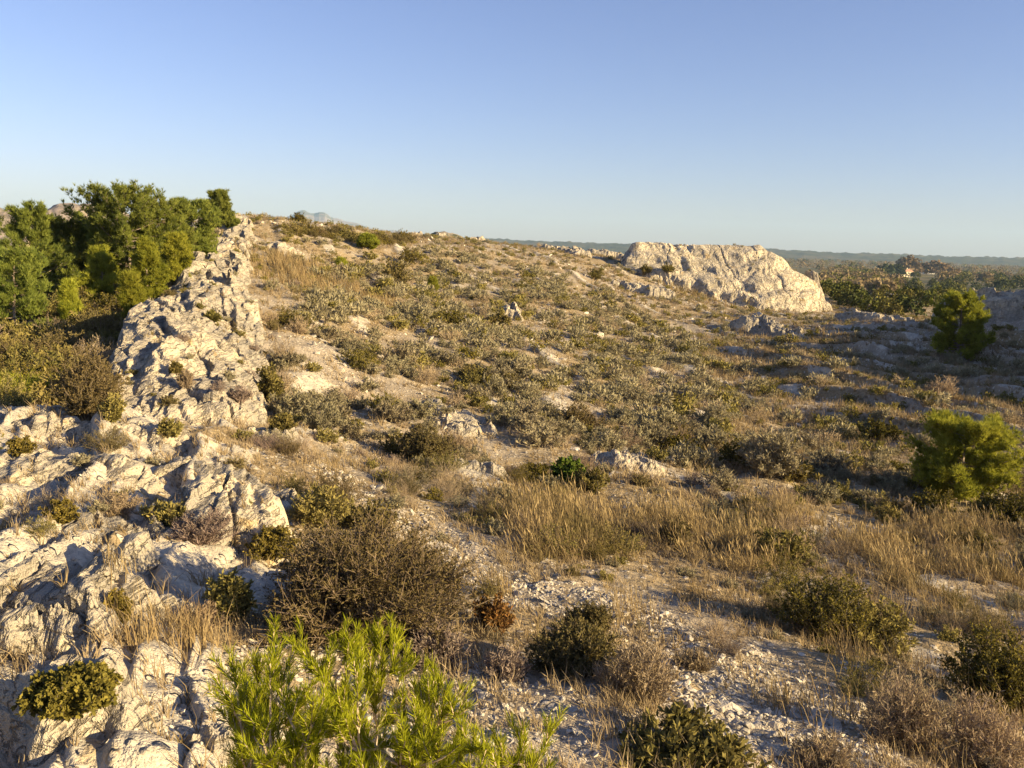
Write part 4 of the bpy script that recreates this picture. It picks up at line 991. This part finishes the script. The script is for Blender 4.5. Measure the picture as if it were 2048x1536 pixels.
    o = bpy.data.objects.new('pine_sapling', None); COL.objects.link(o); o.location = g0; tag(o, 'bright yellow-green young pine with upright needle shoots at the bottom of the slope', 'young pine')
    for nm, b, mt in (('branches', W, M_TWIG), ('needles', N_, M_NEEDLE3)):
        V, T, A, Mi = b.arrays(); link(nm, make_mesh(nm, V - g0, T, [mt], tint=A), o)
M_TWIG = leaf_mat('pine twig', (.30, .22, .15), (.46, .36, .26), 0.)
sapling()
# ------------------------------------------------------------------ far country: hills, mountain, woods, farm
def hill_mat(name, a, b, c3, scale, lo=.45, hi=.55, rock=None):
    s = NT(name)
    c = s.mix(s.ramp(s.noise(scale, 5, .65), .4, .6), a, b)
    c = s.mix(s.ramp(s.noise(scale * .4, 4, .6), lo, hi), c, c3)
    return s.surface(c, .95, s.bump(s.noise(scale * 1.5, 4, .7), 2. / (scale * 60)).outputs[0], .1)
def hill(name, label, crest, dist, depth, mat, seed, rough, n=260, rows=26, foot=-14):
    """crest: picture positions of the skyline; the hill stands dist away, depth deep"""
    us = np.linspace(crest[0][0], crest[-1][0], n); vs = np.interp(us, [c[0] for c in crest], [c[1] for c in crest])
    top = np.array([P(u, v, dist) for u, v in zip(us, vs)])
    t = np.linspace(0, 1, rows)
    X = np.empty((rows, n)); Y = X.copy(); Z = X.copy()
    for i, tt in enumerate(t):
        X[i] = top[:, 0] * (1 + (tt - .5) * depth / dist); Y[i] = top[:, 1] * (1 + (tt - .5) * depth / dist)
        prof = np.sin(PI * tt) ** .9
        Z[i] = foot + (top[:, 2] - foot) * prof
    Z += rough * fbm(X / (rough * 8), Y / (rough * 8), seed, 5) * np.sin(PI * t)[:, None]
    fade = np.minimum(1, np.minimum(np.arange(n), np.arange(n)[::-1]) / 14.)
    Z = foot + (Z - foot) * fade[None]
    Z[0] = foot - 6; Z[-1] = foot - 6
    me = make_mesh(name, np.stack([X, Y, Z], -1).reshape(-1, 3), grid_faces(rows, n), [mat], smooth=True)
    o = link(name, me); tag(o, label, 'hill', kind='structure'); return o
hill('hills', 'low wooded hills along the horizon', [(600,480),(760,476),(905,475),(1050,482),(1240,489),(1400,494),(1540,499),(1620,503),(1700,507),(1780,508),(1850,512),(1950,515),(2048,517),(2300,525),(2600,540)], 3600, 1500, hill_mat('wooded hills', (.035, .042, .025), (.075, .070, .036), (.11, .088, .05), .012, .5, .66), 3, 7., n=700)
hill('mountain', 'pale rocky mountain far behind the crest', [(480,470),(540,462),(560,446),(578,434),(592,427),(606,423),(618,426),(628,429),(638,426),(650,428),(662,436),(690,442),(712,447),(735,454),(800,468),(860,480)], 7200, 1600, hill_mat('far limestone', (.22, .17, .145), (.31, .25, .21), (.11, .11, .08), .010, .5, .6), 7, 16., n=500)
hill('rocky_hill', 'pale rocky hills behind the pines', [(-420,425),(-200,412),(-60,411),(0,410),(28,412),(60,418),(105,415),(140,413),(165,416),(185,422),(215,427),(260,440),(330,455)], 260, 130, rock_mat('hill limestone', (.60, .48, .38), (.33, .28, .20), 8.), 11, 3.2, n=420, rows=44, foot=-10)
hill('knoll', 'small grey knoll on the skyline past the crest', [(840,484),(858,474),(872,467),(890,466),(904,470),(925,478),(950,486)], 420, 60, hill_mat('grey knoll', (.24, .21, .16), (.36, .31, .24), (.08, .085, .04), .25), 13, 1.6, n=120, foot=-12)

FCOL = dict(green=((.055, .065, .020), (.13, .135, .036)), dark=((.032, .042, .018), (.075, .082, .03)), brown=((.13, .095, .055), (.24, .18, .105)), olive=((.095, .09, .028), (.19, .17, .05)))
FM = {k: leaf_mat('far crown ' + k, a, b, .15) for k, (a, b) in FCOL.items()}; FK = list(FM)
def crown(n, R, H, seed, leaf, base=.12, shape='dome'):
    """leaf clumps through the volume of a crown; uneven outline with gaps"""
    g = np.random.default_rng(seed); d = unit(g.normal(size=(n, 3))); d[:, 2] = np.abs(d[:, 2]) * 1.2 - .35
    r = g.uniform(.35, 1., n) ** .5 * (1 + .35 * perlin(d[:, 0] * 2 + seed, d[:, 1] * 2 + d[:, 2], seed))
    if shape == 'spire': z = g.uniform(0, 1, n); w = np.clip(1.05 - z, 0, 1) ** .6 * r; p = np.stack([d[:, 0] * w * R, d[:, 1] * w * R, (base + (1 - base) * z) * H], 1)
    else: p = np.stack([d[:, 0] * r * R, d[:, 1] * r * R, H * (base + (1 - base) * (.30 + .70 * d[:, 2] * r))], 1)
    p[:, 2] = np.maximum(p[:, 2], .04 * H)
    dr = unit(g.normal(size=(n, 3)) + np.array([0, 0, .3])); sd_ = unit(np.cross(dr, g.normal(size=(n, 3)))); L = leaf * g.uniform(.6, 1.3, n)[:, None]
    V = np.stack([p - dr * L * .5, p + sd_ * L * .42, p + dr * L * .5, p - sd_ * L * .42], 1).reshape(-1, 3)
    T = (np.arange(n)[:, None, None] * 4 + np.array([[0, 1, 2], [0, 2, 3]])[None]).reshape(-1, 3)
    return V, T, np.repeat(np.clip(g.normal(.5, .28, n), 0, 1), 4)
def far_tree(u, v, d, hpx, wpx, col, label, seed, shape='dome', group=None, name='tree', n=420):
    q = P(u, v, d); z = float(ground(q[0:1], q[1:2], False)[0]); k = np.linalg.norm(q - CAM) / F; H, R = hpx * k, wpx * k / 2
    o = bpy.data.objects.new(name, None); COL.objects.link(o); o.location = (q[0], q[1], z - .1); tag(o, label, 'tree', group)
    V, T, A = crown(n, R, H, seed, .24 * max(R, .25 * H), .12, shape); link('crown', make_mesh('crown', V, T, [FM[col]], tint=A), o)
    b = MB(); pts_ = np.array([(0, 0, -.2), (.05 * R, 0, .25 * H), (0, .06 * R, .55 * H), (0, 0, .8 * H)]); b.tubes(pts_[:-1], pts_[1:], np.array([.03, .024, .015]) * H, np.array([.024, .015, .006]) * H, .4)
    a = rng.uniform(0, 6.28, 6); e = np.stack([np.cos(a) * R * .6, np.sin(a) * R * .6, rng.uniform(.45, .8, 6) * H], 1); b.tubes(np.repeat(pts_[1:2], 6, 0), e, .01 * H, .004 * H, .4)
    link('trunk', b.mesh('trunk', [M_BARK]), o); return o
# the thicket in the gap between the crag and the shaded rocks
for i in range(118):
    u = 1650 + 280 * rng.random(); t = rng.random()
    lo = np.interp(u, [1650, 1700, 1760, 1830, 1925], [598, 622, 640, 632, 618]); hi = np.interp(u, [1650, 1750, 1850, 1925], [558, 566, 574, 578])
    v = lo + (hi - lo) * t; d = pix(u, v)[1]
    tall = rng.uniform(24, 40) * (1 - .4 * t)
    col = 'green' if rng.random() < .6 else 'olive' if rng.random() < .6 else 'dark'
    where = 'in front, nearest the dip' if t < .33 else 'in the middle of the green gap' if t < .7 else 'at the back of the green gap'
    tx = dict(green='mid green', olive='olive', dark='dark')[col]
    far_tree(u, v, d, tall, tall * rng.uniform(.8, 1.3), col, f'{tx} bushy tree of the thicket {where}', 700 + i, group=f'{tx} thicket trees {where}', n=360)
for i in range(15):
    u = 1795 + 8.5 * i + rng.uniform(-2, 2); far_tree(u, 580, 270 + rng.uniform(-8, 8), rng.uniform(17, 27), rng.uniform(6, 9), 'dark', 'dark narrow cypress in the row behind the thicket', 800 + i, 'spire', 'cypresses in the dark row', n=260)
for i, (u, d, h_, w_, c, lb) in enumerate([(1770, 690, 26, 40, 'dark', 'big dark rounded tree left of the cream farmhouse'), (1792, 705, 25, 34, 'dark', 'dark tree touching the cream farmhouse'), (1815, 790, 38, 46, 'brown', 'tall brown bare-twigged tree behind the cream farmhouse'),
        (1842, 880, 22, 22, 'dark', 'dark tree left of the white farmhouse'), (1868, 800, 30, 50, 'brown', 'broad brownish tree right of the white farmhouse'), (1830, 690, 13, 20, 'olive', 'olive tree at the right end of the cream farmhouse'),
        (1905, 640, 25, 40, 'brown', 'brown tree well right of the farmhouses'), (1890, 520, 20, 22, 'green', 'small green tree in the fields right of the farm'), (1970, 560, 22, 30, 'brown', 'brown tree near the right picture edge'), (1735, 640, 16, 26, 'green', 'green bush tree in the field left of the farm'),
        (1640, 210, 30, 40, 'green', 'green tree showing just right of the crag top'), (1915, 330, 26, 38, 'olive', 'pale olive tree above the shaded crag'), (2010, 420, 22, 36, 'dark', 'dark tree above the right end of the crag')]):
    far_tree(u, 560, d, h_, w_, c, lb, 840 + i, n=600)
# woods past counting: bare brown wood, green belts, scattered trees of the plain
mb = MB()
def wood(n, ur, dr, hr, cols, leaves, pw=1.3):
    for i in range(n):
        u = rng.uniform(*ur); d = (rng.uniform(dr[0] ** pw, dr[1] ** pw)) ** (1 / pw); q = P(u, 560, d); z = float(smooth_ground(q[0:1], q[1:2])[0])
        H = rng.uniform(*hr); R = H * rng.uniform(.35, .75); c = cols[rng.integers(len(cols))]
        if 1765 < u < 1885 and 380 < d < 960: continue
        V, T, A = crown(leaves, R, H, int(rng.integers(1e6)), .22 * R, .08); mb.add(V + np.array([q[0], q[1], z - .2]), T, A, FK.index(c))
wood(260, (1640, 1790), (240, 420), (5, 8.5), ['brown', 'brown', 'brown', 'olive'], 220)
wood(360, (1640, 2250), (420, 900), (4, 9), ['brown', 'olive', 'olive', 'dark', 'brown'], 190)
wood(900, (1500, 2400), (900, 2900), (6, 13), ['brown', 'dark', 'brown', 'olive', 'brown'], 100)
wood(500, (700, 1500), (500, 1500), (7, 12), ['dark', 'green', 'dark'], 44)
wood(700, (500, 1550), (1500, 3200), (8, 13), ['dark', 'green', 'dark'], 30)
wood(200, (1850, 2400), (130, 420), (2.5, 5), ['green', 'olive', 'dark', 'brown'], 70)
o = link('woods', mb.mesh('woods', [FM[k] for k in FK])); tag(o, 'far mixed woods and tree belts of the plain', 'woods', kind='stuff')

# farmhouses
def box(b, x0, x1, y0, y1, z0, z1, m=0):
    V = np.array([[x, y, z] for z in (z0, z1) for x, y in ((x0, y0), (x1, y0), (x1, y1), (x0, y1))], float)
    T = np.array([[0, 2, 1], [0, 3, 2], [4, 5, 6], [4, 6, 7], [0, 1, 5], [0, 5, 4], [1, 2, 6], [1, 6, 5], [2, 3, 7], [2, 7, 6], [3, 0, 4], [3, 4, 7]]); b.add(V, T, .5, m)
def plain(name, c, rough=.9): s = NT(name); n = s.noise(1.5, 3); return s.surface(s.mix(s.ramp(n, .3, .7), tuple(x * .9 for x in c), c), rough)
MW, MR, MG, MD = plain('cream render', (.60, .53, .38)), plain('clay tiles', (.46, .27, .17)), plain('window glass', (.05, .055, .06), .2), plain('wooden shutter', (.22, .17, .13)); MW2 = plain('white render', (.66, .62, .54))
def house(u, d, w_, dp, h, rz, wall, label, wing):
    q = P(u, 550, d); z = float(smooth_ground(q[0:1], q[1:2])[0])
    o = bpy.data.objects.new('farmhouse', None); COL.objects.link(o); o.location = (q[0], q[1], z); o.rotation_euler = (0, 0, rz); tag(o, label, 'house')
    b = MB(); box(b, -w_ / 2, w_ / 2, -dp / 2, dp / 2, -1, h)
    V = np.array([[-w_ / 2, -dp / 2, h], [-w_ / 2, dp / 2, h], [-w_ / 2, 0, h + dp * .2], [w_ / 2, -dp / 2, h], [w_ / 2, dp / 2, h], [w_ / 2, 0, h + dp * .2]]); b.add(V, np.array([[0, 2, 1], [3, 4, 5]]), .5)
    if wing: box(b, -w_ / 2 - wing, -w_ / 2 - .002, -dp / 2 + .6, dp / 2 - .8, -1, h * .62)
    link('wall', b.mesh('wall', [wall]), o)
    b = MB(); ov = .45; zt = h + dp * .2 + .12
    for s in (-1, 1):
        y1 = s * (dp / 2 + ov); ze = h - ov * .4 + .06
        V = np.array([[-w_ / 2 - ov, 0, zt], [w_ / 2 + ov, 0, zt], [w_ / 2 + ov, y1, ze], [-w_ / 2 - ov, y1, ze]]); V = np.concatenate([V, V + np.array([0, 0, .22])])
        b.add(V, np.array([[0, 1, 2], [0, 2, 3], [4, 6, 5], [4, 7, 6], [3, 2, 6], [3, 6, 7], [0, 4, 5], [0, 5, 1], [0, 3, 7], [0, 7, 4], [1, 5, 6], [1, 6, 2]]), .5)
    if wing: box(b, -w_ / 2 - wing - .3, -w_ / 2 - .004, -dp / 2 + .3, dp / 2 - .5, h * .62 + .003, h * .62 + .25)
    rf = link('roof', b.mesh('roof', [MR]), o)
    b = MB(); box(b, w_ * .25, w_ * .25 + .8, -.4, .4, zt - .3, zt + 1.1); link('chimney', b.mesh('chimney', [wall]), rf)
    for x in np.linspace(-w_ * .36, w_ * .36, 4):
        for zz in ((h * .12, h * .40), (h * .58, h * .84)):
            b = MB(); box(b, x - .5, x + .5, -dp / 2 - .04, -dp / 2 - .004, *zz); wi = link('window', b.mesh('window', [MG]), o)
            b = MB(); box(b, x - .98, x - .53, -dp / 2 - .07, -dp / 2 - .006, zz[0] - .03, zz[1] + .03); box(b, x + .53, x + .98, -dp / 2 - .07, -dp / 2 - .006, zz[0] - .03, zz[1] + .03); link('shutter', b.mesh('shutter', [MD]), wi)
house(1806, 715, 13, 8, 4.3, .45, MW, 'cream farmhouse with clay roof, the larger one, beside the dark rounded trees', 5)
house(1854, 930, 13, 8, 4.2, .35, MW2, 'white farmhouse with clay roof, the smaller and more distant one', 0)

# crest hedge: dark low bushes along the skyline
for i in range(46):
    t = i / 45.; u = 560 + 260 * t + rng.uniform(-6, 6); v = np.interp(u, [560, 640, 720, 820], [470, 476, 486, 492]) + rng.uniform(-9, 3)
    p = pix(u, v); D = np.linalg.norm(p - CAM)
    if D > 95: p = P(u, v + 6, 66 + 8 * t); p[2] = drop(p[0], p[1])[0]; D = np.linalg.norm(p - CAM)
    kd = ['kermes', 'olive', 'heath'][i % 3]; R = rng.uniform(15, 30) * D / F / 1.4
    o = link('shrub', proto(kd, False, i % 4), loc=(p[0], p[1], p[2] - .05), rz=rng.uniform(0, 6.28), sc=(R / .5, R / .5, R / .5 * rng.uniform(.9, 1.2)))
    tag(o, f'{TXT[kd]} bush of the long dark hedge under the skyline', 'shrub', f'{TXT[kd]} bushes of the crest hedge')

# ------------------------------------------------------------------ air
b = MB(); box(b, -9000, 9000, -600, 9500, -40, 330)
s = NT('haze'); s.t.nodes.remove(s.t.nodes[[n.name for n in s.t.nodes if n.type == 'NEW_GEOMETRY'][0]]); pv = s.n('ShaderNodeVolumePrincipled'); pv.inputs['Color'].default_value = (.52, .76, 1, 1); pv.inputs['Density'].default_value = .00009; pv.inputs['Anisotropy'].default_value = .0
s.l(pv.outputs[0], s.out.inputs['Volume'])
hz = link('haze', b.mesh('haze', [s.m])); tag(hz, 'thin blue air', 'haze', kind='stuff')
# ------------------------------------------------------------------ light
SUN_AZ, SUN_EL = math.radians(112), math.radians(16)
sd = Vector((math.sin(SUN_AZ) * math.cos(SUN_EL), math.cos(SUN_AZ) * math.cos(SUN_EL), math.sin(SUN_EL)))
sl = bpy.data.lights.new('sun', 'SUN'); so = bpy.data.objects.new('sun', sl); COL.objects.link(so)
so.rotation_euler = sd.to_track_quat('Z', 'Y').to_euler(); so.location = (60, -20, 40)
sl.energy = 5.0; sl.angle = math.radians(.5); sl.color = (1.0, .78, .43)
w = bpy.data.worlds.new('World'); SC.world = w; w.use_nodes = True
nt = w.node_tree; bg = nt.nodes['Background']
sky = nt.nodes.new('ShaderNodeTexSky'); sky.sky_type = 'NISHITA'; sky.sun_disc = False
sky.sun_elevation = SUN_EL; sky.sun_rotation = SUN_AZ
sky.altitude = 100; sky.air_density = 1.0; sky.dust_density = .5; sky.ozone_density = 2.5
mxs = nt.nodes.new('ShaderNodeMix'); mxs.data_type = 'RGBA'; mxs.blend_type = 'MULTIPLY'; mxs.inputs['Factor'].default_value = 1
nt.links.new(sky.outputs[0], mxs.inputs[6]); mxs.inputs[7].default_value = (1.06, .95, 1.20, 1)
nt.links.new(mxs.outputs[2], bg.inputs['Color']); bg.inputs['Strength'].default_value = .054
SC.view_settings.view_transform = 'Standard'; SC.view_settings.look = 'None'; SC.view_settings.gamma = 1; SC.view_settings.exposure = 1.5
SC.render.film_transparent = False
try:
    SC.cycles.max_bounces = 6; SC.cycles.diffuse_bounces = 3; SC.cycles.transmission_bounces = 3; SC.cycles.volume_bounces = 0; SC.cycles.transparent_max_bounces = 4
    SC.cycles.use_denoising = True; SC.cycles.denoiser = 'OPENIMAGEDENOISE'; SC.cycles.denoising_input_passes = 'RGB_ALBEDO_NORMAL'; SC.cycles.denoising_prefilter = 'ACCURATE'
except Exception: pass
